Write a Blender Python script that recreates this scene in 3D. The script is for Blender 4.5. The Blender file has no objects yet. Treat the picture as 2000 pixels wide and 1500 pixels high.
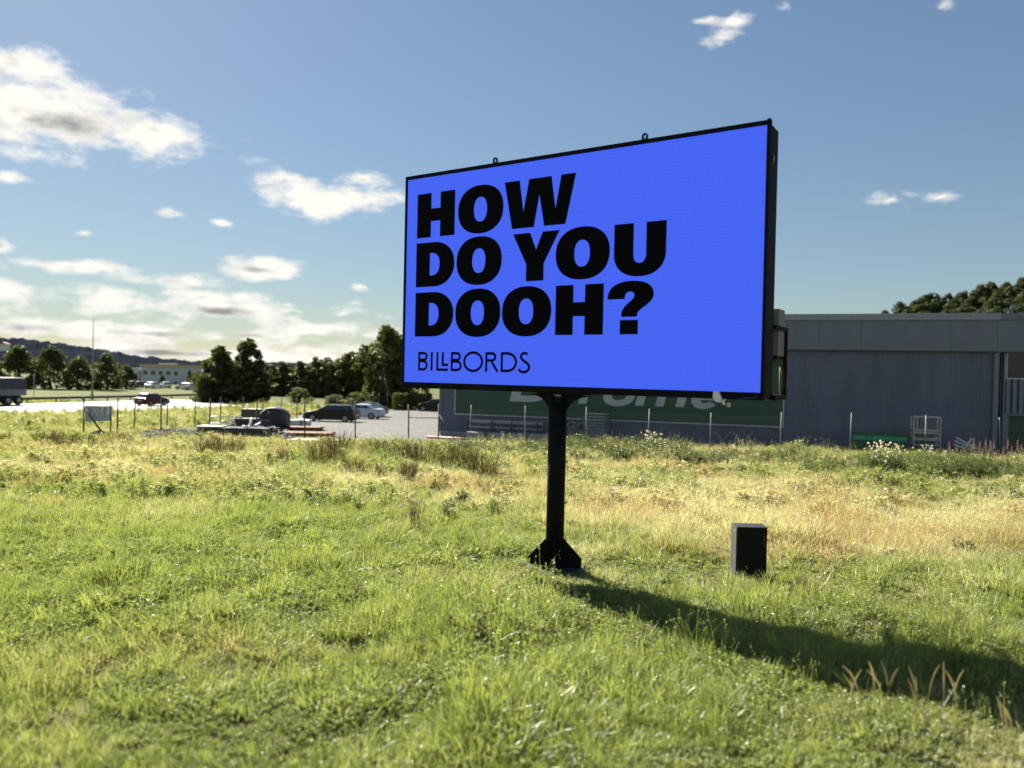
import bpy, bmesh, math, random
import numpy as np
from mathutils import Vector, Matrix, geometry
random.seed(7)
rng = np.random.default_rng(11)
SC = bpy.context.scene
COL = SC.collection
R = math.radians

# ------------------------------------------------------------------ camera, light, sky, exposure
CAMZ = 2.95
PITCH, ROLL, FPX = R(-0.7), R(1.25), 1500.0
Fv = Vector((0, math.cos(PITCH), math.sin(PITCH)))
R0 = Vector((1, 0, 0)); U0 = R0.cross(Fv)
Rv = math.cos(ROLL) * R0 + math.sin(ROLL) * U0
Uv = -math.sin(ROLL) * R0 + math.cos(ROLL) * U0
CAM = Vector((0, 0, CAMZ))
cd = bpy.data.cameras.new('camera'); cam = bpy.data.objects.new('camera', cd); COL.objects.link(cam)
cam.matrix_world = Matrix(((Rv.x, Uv.x, -Fv.x, 0), (Rv.y, Uv.y, -Fv.y, 0), (Rv.z, Uv.z, -Fv.z, CAMZ), (0, 0, 0, 1)))
cd.sensor_width = 36; cd.lens = FPX / 2000 * 36; cd.clip_start = 0.05; cd.clip_end = 9000
cd.dof.use_dof = True; cd.dof.focus_distance = 15.0; cd.dof.aperture_fstop = 0.027 / 0.040
SC.camera = cam
EXPO = 1.75
SUN_AZ = math.atan2(-0.618, 0.786)     # the sun stands ahead and to the left; angle from +Y towards +X
SUN_EL = R(38)
SKY_STR = 0.05
vs = SC.view_settings
vs.view_transform = 'Standard'; vs.look = 'None'; vs.exposure = EXPO; vs.gamma = 1; vs.use_curve_mapping = False
SC.cycles.use_denoising = True
SC.cycles.max_bounces = 8; SC.cycles.transparent_max_bounces = 12
sl = bpy.data.lights.new('sun', 'SUN'); so = bpy.data.objects.new('sun', sl); COL.objects.link(so)
sl.energy = 5.0; sl.angle = R(0.5); sl.color = (1.0, 0.945, 0.86)
sdir = Vector((math.sin(SUN_AZ) * math.cos(SUN_EL), math.cos(SUN_AZ) * math.cos(SUN_EL), math.sin(SUN_EL)))
so.rotation_euler = sdir.to_track_quat('Z', 'Y').to_euler()

def ray(px, py):
    """unit-depth direction of a point of the photograph (2000 x 1500)"""
    return Rv * ((px - 1000) / FPX) - Uv * ((py - 750) / FPX) + Fv
def at(px, py, y):
    r = ray(px, py); return CAM + r * (y / r.y)

W = bpy.data.worlds.new('World'); SC.world = W; W.use_nodes = True
W.cycles.sampling_method = 'MANUAL'; W.cycles.sample_map_resolution = 512
wt = W.node_tree; wt.nodes.clear()
class NT:
    def __init__(s, t): s.t = t
    def n(s, typ, **kw):
        nd = s.t.nodes.new(typ)
        for k, v in kw.items(): setattr(nd, k, v)
        return nd
    def put(s, sock, v):
        if hasattr(v, 'links') or hasattr(v, 'is_linked'): s.t.links.new(v, sock)
        else: sock.default_value = v
    def m(s, op, a, b=0.0, c=0.0, clamp=False):
        nd = s.n('ShaderNodeMath', operation=op); nd.use_clamp = clamp
        s.put(nd.inputs[0], a); s.put(nd.inputs[1], b)
        if op in ('MULTIPLY_ADD', 'SMOOTH_MAX', 'SMOOTH_MIN'): s.put(nd.inputs[2], c)
        return nd.outputs[0]
    def vm(s, op, a, b=None):
        nd = s.n('ShaderNodeVectorMath', operation=op)
        s.put(nd.inputs[0], a)
        if b is not None:
            s.put(nd.inputs[1], b)
        return nd.outputs['Value'] if op in ('DOT_PRODUCT', 'LENGTH') else nd.outputs[0]
    def sstep(s, x, lo, hi, a=0.0, b=1.0):
        nd = s.n('ShaderNodeMapRange', interpolation_type='SMOOTHSTEP')
        s.put(nd.inputs['Value'], x); s.put(nd.inputs['From Min'], lo); s.put(nd.inputs['From Max'], hi)
        s.put(nd.inputs['To Min'], a); s.put(nd.inputs['To Max'], b)
        return nd.outputs[0]
    def noise(s, vec, scale, detail=4, rough=0.55, dim='3D'):
        nd = s.n('ShaderNodeTexNoise', noise_dimensions=dim)
        if vec is not None: s.put(nd.inputs['Vector'], vec)
        nd.inputs['Scale'].default_value = scale; nd.inputs['Detail'].default_value = detail; nd.inputs['Roughness'].default_value = rough
        return nd.outputs['Fac']
    def mix(s, f, a, b, blend='MIX'):
        nd = s.n('ShaderNodeMix', data_type='RGBA', blend_type=blend)
        s.put(nd.inputs[0], f); s.put(nd.inputs[6], a); s.put(nd.inputs[7], b)
        return nd.outputs[2]
def c4(c): return (c[0], c[1], c[2], 1.0)

w = NT(wt)
sky = w.n('ShaderNodeTexSky', sky_type='NISHITA')
sky.sun_disc = False; sky.sun_elevation = SUN_EL; sky.sun_rotation = SUN_AZ % (2 * math.pi)
sky.altitude = 0; sky.air_density = 1.0; sky.dust_density = 0.2; sky.ozone_density = 1.8
gen = w.n('ShaderNodeTexCoord').outputs['Generated']
direc = w.vm('NORMALIZE', gen)
sc2 = w.vm('MULTIPLY', direc, (1, 1, 2.2))
n1 = w.noise(sc2, 12.0, 8, 0.60); n2 = w.noise(sc2, 26.0, 6, 0.6); n3 = w.noise(sc2, 5.0, 3, 0.5)
# every visible cumulus: photo centre, half width, half height, strength
CLOUDS = [(130, 240, 270, 68, 1.1), (300, 255, 120, 34, .95), (25, 125, 100, 46, 1.0), (640, 385, 140, 50, 1.0), (710, 352, 70, 24, .75), (340, 417, 42, 16, .7),
          (430, 434, 30, 10, .45), (165, 456, 30, 10, .55), (12, 345, 42, 14, .6), (0, 478, 34, 22, .8), (115, 520, 140, 20, .85),
          (40, 572, 110, 30, 1.0), (215, 585, 110, 36, 1.0), (330, 548, 140, 24, .9), (505, 527, 110, 26, .95), (400, 580, 120, 24, .9),
          (430, 607, 130, 28, 1.0), (700, 560, 28, 11, .55), (650, 602, 30, 8, .5), (565, 596, 26, 7, .4), (60, 640, 190, 24, 1.0),
          (280, 650, 240, 20, 1.0), (470, 655, 190, 18, .9), (650, 640, 170, 20, .9), (330, 690, 430, 22, 1.0), (620, 684, 230, 18, .9),
          (-150, 600, 180, 60, 1.0), (-120, 420, 120, 40, .9), (-260, 250, 150, 60, 1.0), (-420, 500, 180, 70, 1.0), (-300, 680, 330, 40, 1.0),
          (1440, 40, 62, 18, .36), (1385, 38, 50, 14, .32), (1412, 76, 50, 24, .46), (1530, 15, 44, 28, .30), (1850, 8, 34, 24, .30),
          (1735, 390, 66, 32, .44), (1770, 378, 50, 22, .36), (1838, 385, 58, 18, .34)]
acc = None
for (cx, cy, hw, hh, st) in CLOUDS:
    if cy > 500: st *= .95
    c = ray(cx, cy).normalized()
    rr = Vector((c.y, -c.x, 0)).normalized(); uu = rr.cross(c)
    k = ray(cx, cy).length
    wd, hd = hw / FPX / k, hh / FPX / k
    rel = w.vm('SUBTRACT', direc, tuple(c))
    a = w.vm('DOT_PRODUCT', rel, tuple(rr / wd)); b = w.vm('DOT_PRODUCT', rel, tuple(uu / hd))
    q = w.m('ADD', w.m('MULTIPLY', a, a), w.m('MULTIPLY', b, b))
    f = w.m('MULTIPLY_ADD', w.m('SQRT', q), -1.0 * (0.6 + 0.4 * st), st)
    front = w.m('GREATER_THAN', w.vm('DOT_PRODUCT', direc, tuple(c)), 0.0)
    f = w.m('SUBTRACT', f, w.m('MULTIPLY', w.m('SUBTRACT', 1.0, front), 9.0))
    acc = f if acc is None else w.m('SMOOTH_MAX', acc, f, 0.12)
# the same scattered cumulus goes on round the rest of the horizon behind the camera
sep = w.n('ShaderNodeSeparateXYZ'); wt.links.new(direc, sep.inputs[0])
behind = w.sstep(sep.outputs['Y'], 0.25, -0.25)
elev = w.sstep(sep.outputs['Z'], 0.05, 0.5, 1.0, 0.0)
gener = w.m('SUBTRACT', w.m('MULTIPLY', w.m('MULTIPLY', w.m('SUBTRACT', n3, 0.52), 3.0), w.m('MULTIPLY', behind, elev)), w.m('MULTIPLY', w.m('SUBTRACT', 1.0, behind), 3.0))
acc = w.m('MAXIMUM', acc, gener)
# low layered cumulus on the sunward side, closing up towards the horizon
deck = w.noise(w.vm('MULTIPLY', direc, (13.0, 13.0, 46.0)), 1.0, 2, 0.45)
lowm = w.m('MULTIPLY', w.sstep(sep.outputs['Z'], 0.145, 0.07), w.sstep(w.m('DIVIDE', sep.outputs['X'], w.m('MAXIMUM', sep.outputs['Y'], 0.05)), 0.02, -0.16))
cover = w.sstep(sep.outputs['Z'], 0.125, 0.012, 0.35, 0.57)
deckf = w.m('SUBTRACT', w.m('MULTIPLY', w.m('SUBTRACT', w.m('ADD', deck, cover), 1.0), 5.0), w.m('MULTIPLY', w.m('SUBTRACT', 1.0, lowm), 4.0))
deckf = w.m('MINIMUM', deckf, 0.56)
acc = w.m('SMOOTH_MAX', acc, deckf, 0.1)
detail = w.m('ADD', w.m('MULTIPLY', w.m('SUBTRACT', n1, 0.5), 2.9), w.m('MULTIPLY', w.m('SUBTRACT', n2, 0.5), 1.5))
fld = w.m('ADD', acc, detail)
alpha = w.m('MULTIPLY', w.sstep(fld, -0.10, 0.72), w.sstep(acc, -0.85, 0.15))
core = w.sstep(w.m('ADD', acc, w.m('MULTIPLY', w.m('SUBTRACT', n3, 0.5), 1.6)), 0.50, 1.0, 0.0, 0.72)
KS = 1.0 / (SKY_STR * 2 ** EXPO)
n1s = w.noise(w.vm('ADD', sc2, tuple(Vector((sdir.x, sdir.y, sdir.z * 2.2)) * 0.030)), 12.0, 8, 0.60)
relief = w.m('MULTIPLY', w.m('SUBTRACT', n1s, n1), 3.2)
core = w.m('ADD', core, w.m('MULTIPLY', w.m('MAXIMUM', relief, -0.4), w.sstep(fld, 0.25, 0.9)), clamp=True)
ccol = w.mix(core, c4([1.03 * KS, 1.0 * KS, 0.93 * KS]), c4([0.36 * KS, 0.355 * KS, 0.35 * KS]))
kk = SKY_STR * 2 ** EXPO                                  # bright parts of the sky roll off gently, as on the camera's sensor
lum = w.m('MULTIPLY_ADD', w.vm('DOT_PRODUCT', sky.outputs[0], (0.25, 0.6, 0.15)), 0.62 * kk, 1.0)
lumc = w.n('ShaderNodeCombineXYZ'); w.put(lumc.inputs[0], lum); w.put(lumc.inputs[1], lum); w.put(lumc.inputs[2], lum)
soft = w.vm('DIVIDE', w.vm('MULTIPLY', sky.outputs[0], (0.84, 0.84, 0.84)), lumc.outputs[0])
tint = w.mix(1.0, soft, c4((0.95, 0.965, 0.93)), 'MULTIPLY')
skyc = w.mix(alpha, tint, ccol)
bg = w.n('ShaderNodeBackground'); wt.links.new(skyc, bg.inputs[0]); bg.inputs[1].default_value = SKY_STR
wo = w.n('ShaderNodeOutputWorld'); wt.links.new(bg.outputs[0], wo.inputs[0])

# ------------------------------------------------------------------ helpers
def tag(o, label=None, cat=None, group=None, kind=None):
    if label: o['label'] = label
    if cat: o['category'] = cat
    if group: o['group'] = group
    if kind: o['kind'] = kind
    return o
def thing(name, label, cat, loc=(0, 0, 0), rz=0.0, group=None):
    o = bpy.data.objects.new(name, None); COL.objects.link(o)
    o.location = loc; o.rotation_euler = (0, 0, rz); o.empty_display_size = 0.2
    return tag(o, label, cat, group)
def copy_tree(o, parent=None, loc=None, rz=None, scale=None, label=None, group=None):
    c = o.copy(); COL.objects.link(c)
    if parent is not None: c.parent = parent
    if loc is not None: c.location = loc
    if rz is not None: c.rotation_euler = (0, 0, rz)
    if scale is not None: c.scale = scale
    if label: c['label'] = label
    if group: c['group'] = group
    for ch in list(o.children): copy_tree(ch, c)
    return c
def recolour(root, old, new):
    for o in [root] + list(root.children_recursive):
        if o.type == 'MESH':
            for s in o.material_slots:
                if s.material is old:
                    s.link = 'OBJECT'; s.material = new
class MB:
    def __init__(s): s.v = []; s.f = []; s.sm = []
    def add(s, verts, faces, smooth=False):
        b = len(s.v); s.v += [tuple(q) for q in verts]; s.f += [tuple(i + b for i in f) for f in faces]; s.sm += [smooth] * len(faces); return s
    def box(s, x0, x1, y0, y1, z0, z1, M=None):
        vs_ = [Vector(q) for q in ((x0, y0, z0), (x1, y0, z0), (x1, y1, z0), (x0, y1, z0), (x0, y0, z1), (x1, y0, z1), (x1, y1, z1), (x0, y1, z1))]
        if M is not None: vs_ = [M @ q for q in vs_]
        return s.add(vs_, [(0, 3, 2, 1), (4, 5, 6, 7), (0, 1, 5, 4), (1, 2, 6, 5), (2, 3, 7, 6), (3, 0, 4, 7)])
    def bar(s, a, b, wd, ht=None, roll=0.0):
        a, b = Vector(a), Vector(b); ht = ht or wd
        d = (b - a); L = d.length; d.normalize()
        up = Vector((0, 0, 1)) if abs(d.z) < 0.95 else Vector((1, 0, 0))
        x = up.cross(d).normalized(); y = d.cross(x)
        if roll: q = Matrix.Rotation(roll, 3, d); x, y = q @ x, q @ y
        c = [x * wd / 2 * i + y * ht / 2 * j for i, j in ((-1, -1), (1, -1), (1, 1), (-1, 1))]
        return s.add([a + q for q in c] + [b + q for q in c], [(3, 2, 1, 0), (4, 5, 6, 7), (0, 1, 5, 4), (1, 2, 6, 5), (2, 3, 7, 6), (3, 0, 4, 7)])
    def tube(s, pts, r, n=8, caps=True):
        pts = [Vector(p) for p in pts]; rings = []
        for i, p in enumerate(pts):
            d = (pts[min(i + 1, len(pts) - 1)] - pts[max(i - 1, 0)]).normalized()
            up = Vector((0, 0, 1)) if abs(d.z) < 0.95 else Vector((1, 0, 0))
            x = up.cross(d).normalized(); y = d.cross(x)
            rr = r[i] if isinstance(r, (list, tuple)) else r
            rings.append([p + (x * math.cos(2 * math.pi * k / n) + y * math.sin(2 * math.pi * k / n)) * rr for k in range(n)])
        b = len(s.v)
        for g in rings: s.v += [tuple(q) for q in g]
        for i in range(len(rings) - 1):
            for k in range(n):
                s.f.append((b + i * n + k, b + i * n + (k + 1) % n, b + (i + 1) * n + (k + 1) % n, b + (i + 1) * n + k)); s.sm.append(True)
        if caps:
            s.f.append(tuple(b + k for k in reversed(range(n)))); s.sm.append(False)
            e = b + (len(rings) - 1) * n; s.f.append(tuple(e + k for k in range(n))); s.sm.append(False)
        return s
    def prism(s, poly, ax, t0, t1):
        """poly of (a, b) pairs swept along axis ax ('x','y','z') from t0 to t1"""
        def P(a, b, t): return {'x': (t, a, b), 'y': (a, t, b), 'z': (a, b, t)}[ax]
        n = len(poly); b0 = [P(a, b, t0) for a, b in poly]; b1 = [P(a, b, t1) for a, b in poly]
        tri = geometry.tessellate_polygon([[Vector((a, b, 0)) for a, b in poly]])
        s.add(b0, [t for t in tri]); s.add(b1, [tuple(reversed(t)) for t in tri])
        return s.add(b0 + b1, [(i, (i + 1) % n, n + (i + 1) % n, n + i) for i in range(n)])
    def mesh(s, name, m, fix=True):
        me = bpy.data.meshes.new(name); me.from_pydata(s.v, [], s.f)
        me.polygons.foreach_set('use_smooth', s.sm)
        if m: me.materials.append(m)
        if fix:
            bm = bmesh.new(); bm.from_mesh(me); bmesh.ops.recalc_face_normals(bm, faces=bm.faces); bm.to_mesh(me); bm.free()
        me.update(); return me
    def build(s, name, m, parent=None, bevel=0.0, fix=True):
        me = s.mesh(name, m, fix); o = bpy.data.objects.new(name, me); COL.objects.link(o)
        if parent is not None: o.parent = parent
        if bevel:
            md = o.modifiers.new('edge', 'BEVEL'); md.width = bevel; md.segments = 2; md.limit_method = 'ANGLE'; md.angle_limit = R(40)
        return o
def inst(name, me, parent, loc=(0, 0, 0), rz=0.0, scale=(1, 1, 1)):
    o = bpy.data.objects.new(name, me); COL.objects.link(o); o.parent = parent; o.location = loc; o.rotation_euler = (0, 0, rz); o.scale = scale; return o

# ------------------------------------------------------------------ materials
MATS = {}
def mat(name, col, rough=0.6, metal=0.0, var=0.18, scale=6.0, bump=0.0, bscale=40.0, spec=0.5, col2=None, streak=False):
    if name in MATS: return MATS[name]
    m = bpy.data.materials.new(name); m.use_nodes = True; t = NT(m.node_tree); bs = m.node_tree.nodes['Principled BSDF']
    co = t.n('ShaderNodeTexCoord').outputs['Object']
    vec = t.vm('MULTIPLY', co, (1, 1, 0.15)) if streak else co
    nz = t.noise(vec, scale, 5, 0.6)
    nn = t.sstep(nz, 0.3, 0.7)
    c2 = col2 or [min(1, q * (1 + var)) for q in col]; c1 = [q * (1 - var) for q in col] if col2 is None else col
    t.put(bs.inputs['Base Color'], t.mix(nn, c4(c1), c4(c2)))
    t.put(bs.inputs['Roughness'], t.m('MULTIPLY_ADD', nz, 0.25, rough - 0.12, clamp=True))
    bs.inputs['Metallic'].default_value = metal; bs.inputs['Specular IOR Level'].default_value = spec
    if bump:
        b = t.n('ShaderNodeBump'); b.inputs['Strength'].default_value = bump; b.inputs['Distance'].default_value = 0.02
        t.put(b.inputs['Height'], t.noise(co, bscale, 4, 0.6)); t.put(bs.inputs['Normal'], b.outputs[0])
    MATS[name] = m; return m
def leafmat(name, ca, cb, cc=None, trans=0.45, gloss=0.05, attr=None, wscale=0.6):
    """thin leaves: diffuse plus light passing through, tone by leaf and by patch"""
    m = bpy.data.materials.new(name); m.use_nodes = True; t = NT(m.node_tree); m.node_tree.nodes.clear()
    v = t.n('ShaderNodeAttribute', attribute_name='v', attribute_type='GEOMETRY').outputs['Fac']
    pos = t.n('ShaderNodeNewGeometry').outputs['Position']
    nz = t.noise(pos, wscale, 3, 0.55)
    f = t.m('ADD', t.m('MULTIPLY', v, 0.65), t.m('MULTIPLY_ADD', nz, 1.1, -0.35), clamp=True)
    col = t.mix(f, c4(ca), c4(cb))
    if attr:
        cc2 = t.mix(t.sstep(t.noise(pos, .33, 3, .5), .46, .62), c4(cc), c4((cc[0] * .84, cc[1] * .70, cc[2] * .62)))
        d = t.n('ShaderNodeAttribute', attribute_name=attr, attribute_type='INSTANCER').outputs['Fac']
        dd = t.sstep(t.m('ADD', d, t.m('MULTIPLY_ADD', v, 0.5, -0.25)), 0.25, 0.75)
        col = t.mix(dd, col, cc2)
    df = t.n('ShaderNodeBsdfDiffuse'); tr = t.n('ShaderNodeBsdfTranslucent'); gl = t.n('ShaderNodeBsdfGlossy'); gl.inputs['Roughness'].default_value = 0.38
    t.put(df.inputs[0], col); t.put(tr.inputs[0], t.mix(1.0, col, c4((1.25, 1.20, 0.85)), 'MULTIPLY'))
    a = t.n('ShaderNodeMixShader'); a.inputs[0].default_value = trans; t.put(a.inputs[1], df.outputs[0]); t.put(a.inputs[2], tr.outputs[0])
    b = t.n('ShaderNodeMixShader'); b.inputs[0].default_value = gloss; t.put(b.inputs[1], a.outputs[0]); t.put(b.inputs[2], gl.outputs[0])
    o = t.n('ShaderNodeOutputMaterial'); t.put(o.inputs[0], b.outputs[0]); return m
def glassmat(name, col=(0.02, 0.025, 0.03)):
    return mat(name, col, rough=0.16, var=0.1, spec=0.7)

black_paint = mat('black_paint', (0.006, 0.0062, 0.007), 0.68, var=0.35, scale=3, spec=0.12)
black_rubber = mat('black_rubber', (0.015, 0.015, 0.015), 0.75)
grey_steel = mat('grey_steel', (0.27, 0.27, 0.26), 0.5, 0.55, scale=9)
pale_tube = mat('pale_tube', (.36, .38, .40), .6, 0.0, var=.2, scale=8)
galv = mat('galvanised', (0.42, 0.43, 0.43), 0.45, 0.6, scale=14)
dark_steel = mat('dark_steel', (0.04, 0.042, 0.046), 0.55, 0.3)
cab_grey = mat('cabinet_grey', (0.16, 0.158, 0.15), 0.55, 0.0, scale=5, streak=True)
white_plastic = mat('white_plastic', (0.72, 0.71, 0.66), 0.5)
clad = mat('grey_cladding', (0.102, 0.124, 0.182), 0.5, 0.0, var=0.15, scale=1.2, streak=True)
clad2 = mat('grey_fascia', (0.124, 0.153, 0.196), 0.45, 0.0, var=0.08, scale=1.5)
trim_grey = mat('pale_trim', (0.40, 0.43, 0.46), 0.5)
sign_green = mat('sign_green', (0.014, 0.066, 0.036), 0.45, var=0.10, scale=2, streak=True)
letter_grey = mat('letter_grey', (0.36, 0.40, 0.41), 0.5, var=0.08, scale=2)
concrete = mat('concrete', (0.30, 0.29, 0.27), 0.85, var=0.25, scale=5, bump=0.4)
soil = mat('soil', (0.055, 0.04, 0.027), 0.95, var=0.3, scale=9, bump=0.6, bscale=25)
rust = mat('rusty_brown', (0.17, 0.065, 0.035), 0.8, var=0.35, scale=7, bump=0.3)
pale_wood = mat('pale_wood', (0.50, 0.45, 0.36), 0.8, var=0.25, scale=10, bump=0.2)
white_wrap = mat('white_wrap', (0.62, 0.62, 0.58), 0.55, var=0.12, scale=4, bump=0.4, bscale=9)
dark_tarp = mat('dark_tarp', (0.020, 0.021, 0.026), 0.6, var=0.3, scale=3, bump=0.5, bscale=6)
bark = mat('bark', (0.09, 0.07, 0.055), 0.9, var=0.3, scale=8, bump=0.5)
skip_green = mat('skip_green', (0.010, 0.11, 0.045), 0.5, var=0.2, scale=5)
skip_light = mat('skip_light_green', (0.03, 0.33, 0.16), 0.5, var=0.12, scale=5)
red_paint = mat('red_paint', (0.30, 0.035, 0.03), 0.5)
tyre = mat('tyre', (0.02, 0.02, 0.02), 0.8)
alloy = mat('alloy', (0.35, 0.35, 0.36), 0.35, 0.7)
glass = glassmat('car_glass')
lamp_clear = mat('lamp_clear', (0.55, 0.55, 0.55), 0.2)
lamp_red = mat('lamp_red', (0.35, 0.02, 0.02), 0.25)

# ------------------------------------------------------------------ terrain
ZY = [(-60, .1), (0, .05), (9, 0), (13, 0), (20, -.15), (30, -.34), (36, -.52), (46, -1.02), (52, -1.15), (68, -1.5), (76, -1.72), (90, -1.75), (110, -1.85), (160, -1.8), (400, -1.8), (4000, -1.8)]
zyx = np.array([a for a, b in ZY], float); zyz = np.array([b for a, b in ZY], float)
def gz(x, y):
    x = np.asarray(x, float); y = np.asarray(y, float)
    z = (np.interp(y - 2, zyx, zyz) + np.interp(y, zyx, zyz) + np.interp(y + 2, zyx, zyz)) / 3
    near = np.clip((48 - y) / 12, 0, 1)
    z = z + near * (0.05 * np.sin(x * .9 + 1.3) * np.sin(y * .7 + .4) + 0.035 * np.sin(x * 2.1 + y * 1.1) + 0.02 * np.sin(x * 3.7 - y * 2.9 + 2))
    z = z + near * 0.035 * np.sin(x * 4.1 + 2.0 * np.sin(y * 1.3)) * np.sin(y * 3.3 + 1.7 * np.sin(x * 1.9)) * (y < 30)
    z = z - 0.10 * np.exp(-((x - 2.2) ** 2 / 8 + (y - 11.8) ** 2 / 4))
    return z
def gzf(x, y): return float(gz(x, y))
def gp(px, py, far=600.0):
    """where the line of sight through a photo point meets the ground"""
    r = ray(px, py); lo, hi = 2.0, far
    for _ in range(50):
        m = (lo + hi) / 2; p = CAM + r * (m / r.y)
        if p.z > gzf(p.x, p.y): lo = m
        else: hi = m
    p = CAM + r * (lo / r.y); return Vector((p.x, p.y, gzf(p.x, p.y)))
def groundmat():
    m = bpy.data.materials.new('meadow_ground'); m.use_nodes = True; t = NT(m.node_tree); bs = m.node_tree.nodes['Principled BSDF']
    pos = t.n('ShaderNodeNewGeometry').outputs['Position']
    a = t.noise(pos, 0.22, 5, 0.6); b = t.noise(pos, 2.3, 5, 0.65); c = t.noise(pos, 9.0, 4, 0.6)
    g = t.mix(t.sstep(a, .38, .62), c4((0.052, 0.070, 0.016)), c4((0.112, 0.108, 0.032)))
    g = t.mix(t.sstep(b, .40, .66), g, c4((0.095, 0.108, 0.025)))
    near = t.n('ShaderNodeSeparateXYZ'); t.put(near.inputs[0], pos)
    nf = t.sstep(near.outputs['Y'], 38, 62)
    s_ = t.mix(t.sstep(c, .35, .65), c4((0.060, 0.045, 0.025)), c4((0.11, 0.10, 0.04)))
    t.put(bs.inputs['Base Color'], t.mix(nf, s_, g)); bs.inputs['Roughness'].default_value = 0.95; bs.inputs['Specular IOR Level'].default_value = 0.1
    bp = t.n('ShaderNodeBump'); bp.inputs['Strength'].default_value = 0.6; bp.inputs['Distance'].default_value = 0.08
    t.put(bp.inputs['Height'], t.m('ADD', b, c)); t.put(bs.inputs['Normal'], bp.outputs[0]); return m
def axis(a, dense_lo, dense_hi, b, d0, grow=1.16):
    v = list(np.arange(dense_lo, dense_hi + 1e-6, d0)); s = d0
    while v[-1] < b: s *= grow; v.append(v[-1] + s)
    s = d0; u = []
    x = dense_lo
    while x > a: s *= grow; x -= s; u.append(x)
    return np.array(u[::-1] + v)
gx = axis(-4500, -30, 32, 4500, 0.45); gy = axis(-1500, 3, 50, 6000, 0.45, 1.12)
XX, YY = np.meshgrid(gx, gy); ZZ = gz(XX, YY)
ny, nx = XX.shape
me = bpy.data.meshes.new('ground')
vv = np.stack([XX.ravel(), YY.ravel(), ZZ.ravel()], 1)
ii = np.arange(ny * nx).reshape(ny, nx)
ff = np.stack([ii[:-1, :-1].ravel(), ii[:-1, 1:].ravel(), ii[1:, 1:].ravel(), ii[1:, :-1].ravel()], 1)
me.from_pydata(vv.tolist(), [], ff.tolist()); me.polygons.foreach_set('use_smooth', [True] * len(ff)); me.materials.append(groundmat())
ground = bpy.data.objects.new('ground', me); COL.objects.link(ground); tag(ground, 'sloping grass field running down to the fence and road', kind='structure')

def patch(name, q, nu, nv, dz, m, label):
    mb = MB(); q = [Vector(p) for p in q]
    for j in range(nv + 1):
        for i in range(nu + 1):
            u, v = i / nu, j / nv
            p = (q[0] * (1 - u) + q[1] * u) * (1 - v) + (q[3] * (1 - u) + q[2] * u) * v
            mb.v.append((p.x, p.y, gzf(p.x, p.y) + dz))
    for j in range(nv):
        for i in range(nu):
            a = j * (nu + 1) + i; mb.f.append((a, a + 1, a + nu + 2, a + nu + 1)); mb.sm.append(True)
    o = mb.build(name, m); tag(o, label, kind='structure'); return o
def gravelmat(name, a, b, sc):
    m = bpy.data.materials.new(name); m.use_nodes = True; t = NT(m.node_tree); bs = m.node_tree.nodes['Principled BSDF']
    pos = t.n('ShaderNodeNewGeometry').outputs['Position']
    vo = t.n('ShaderNodeTexVoronoi'); vo.inputs['Scale'].default_value = sc; t.put(vo.inputs['Vector'], pos)
    n_ = t.noise(pos, 0.35, 5, .65)
    sepc = t.n('ShaderNodeSeparateColor'); t.put(sepc.inputs[0], vo.outputs['Color'])
    f = t.m('ADD', t.m('MULTIPLY', sepc.outputs[0], .6), t.m('MULTIPLY_ADD', n_, 1.0, -.3), clamp=True)
    t.put(bs.inputs['Base Color'], t.mix(f, c4(a), c4(b))); bs.inputs['Roughness'].default_value = .9
    bp = t.n('ShaderNodeBump'); bp.inputs['Strength'].default_value = .8; bp.inputs['Distance'].default_value = .05
    t.put(bp.inputs['Height'], vo.outputs['Distance']); t.put(bs.inputs['Normal'], bp.outputs[0]); return m
yard_gravel = gravelmat('yard_gravel', (0.024, 0.022, 0.019), (0.112, 0.104, 0.088), 4.0)
asphalt = mat('pale_asphalt', (0.125, 0.118, 0.111), 0.55, var=0.12, scale=0.4, spec=0.5)
yard = patch('gravel_yard', [gp(420, 858), gp(862, 866), gp(862, 801), gp(600, 806)], 30, 40, 0.05, yard_gravel, 'pale gravel yard with parked cars beside the warehouse')
side_strip = patch('gravel_strip', [gp(862, 866), Vector((30, 34.5, 0)), Vector((32, 44, 0)), Vector((-4.0, 55, 0))], 40, 10, 0.04, yard_gravel, 'gravel strip between the wire fence and the warehouse wall')
RA, RB = gp(0, 811), gp(0, 791); RC, RD = gp(392, 791), gp(392, 783)
rdir = ((RC - RA).normalized() + (RD - RB).normalized()).normalized()
P0 = RA - rdir * 60; P1 = RA + rdir * 44; rn = Vector((-rdir.y, rdir.x, 0)); RW = abs((RB - RA).dot(rn))
road = patch('road', [P0, P0 + rn * RW, P1 + rn * RW, P1], 10, 120, 0.06, asphalt, 'pale sunlit road crossing behind the field')
road_paint = mat('road_paint', (0.75, 0.74, 0.70), 0.6)
for off in (0.5, RW / 2, RW - 0.5):
    patch('road_marking', [P0 + rn * (off - .08), P0 + rn * (off + .08), P1 + rn * (off + .08), P1 + rn * (off - .08)], 1, 120, 0.066, road_paint, 'painted white line along the road')

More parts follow.
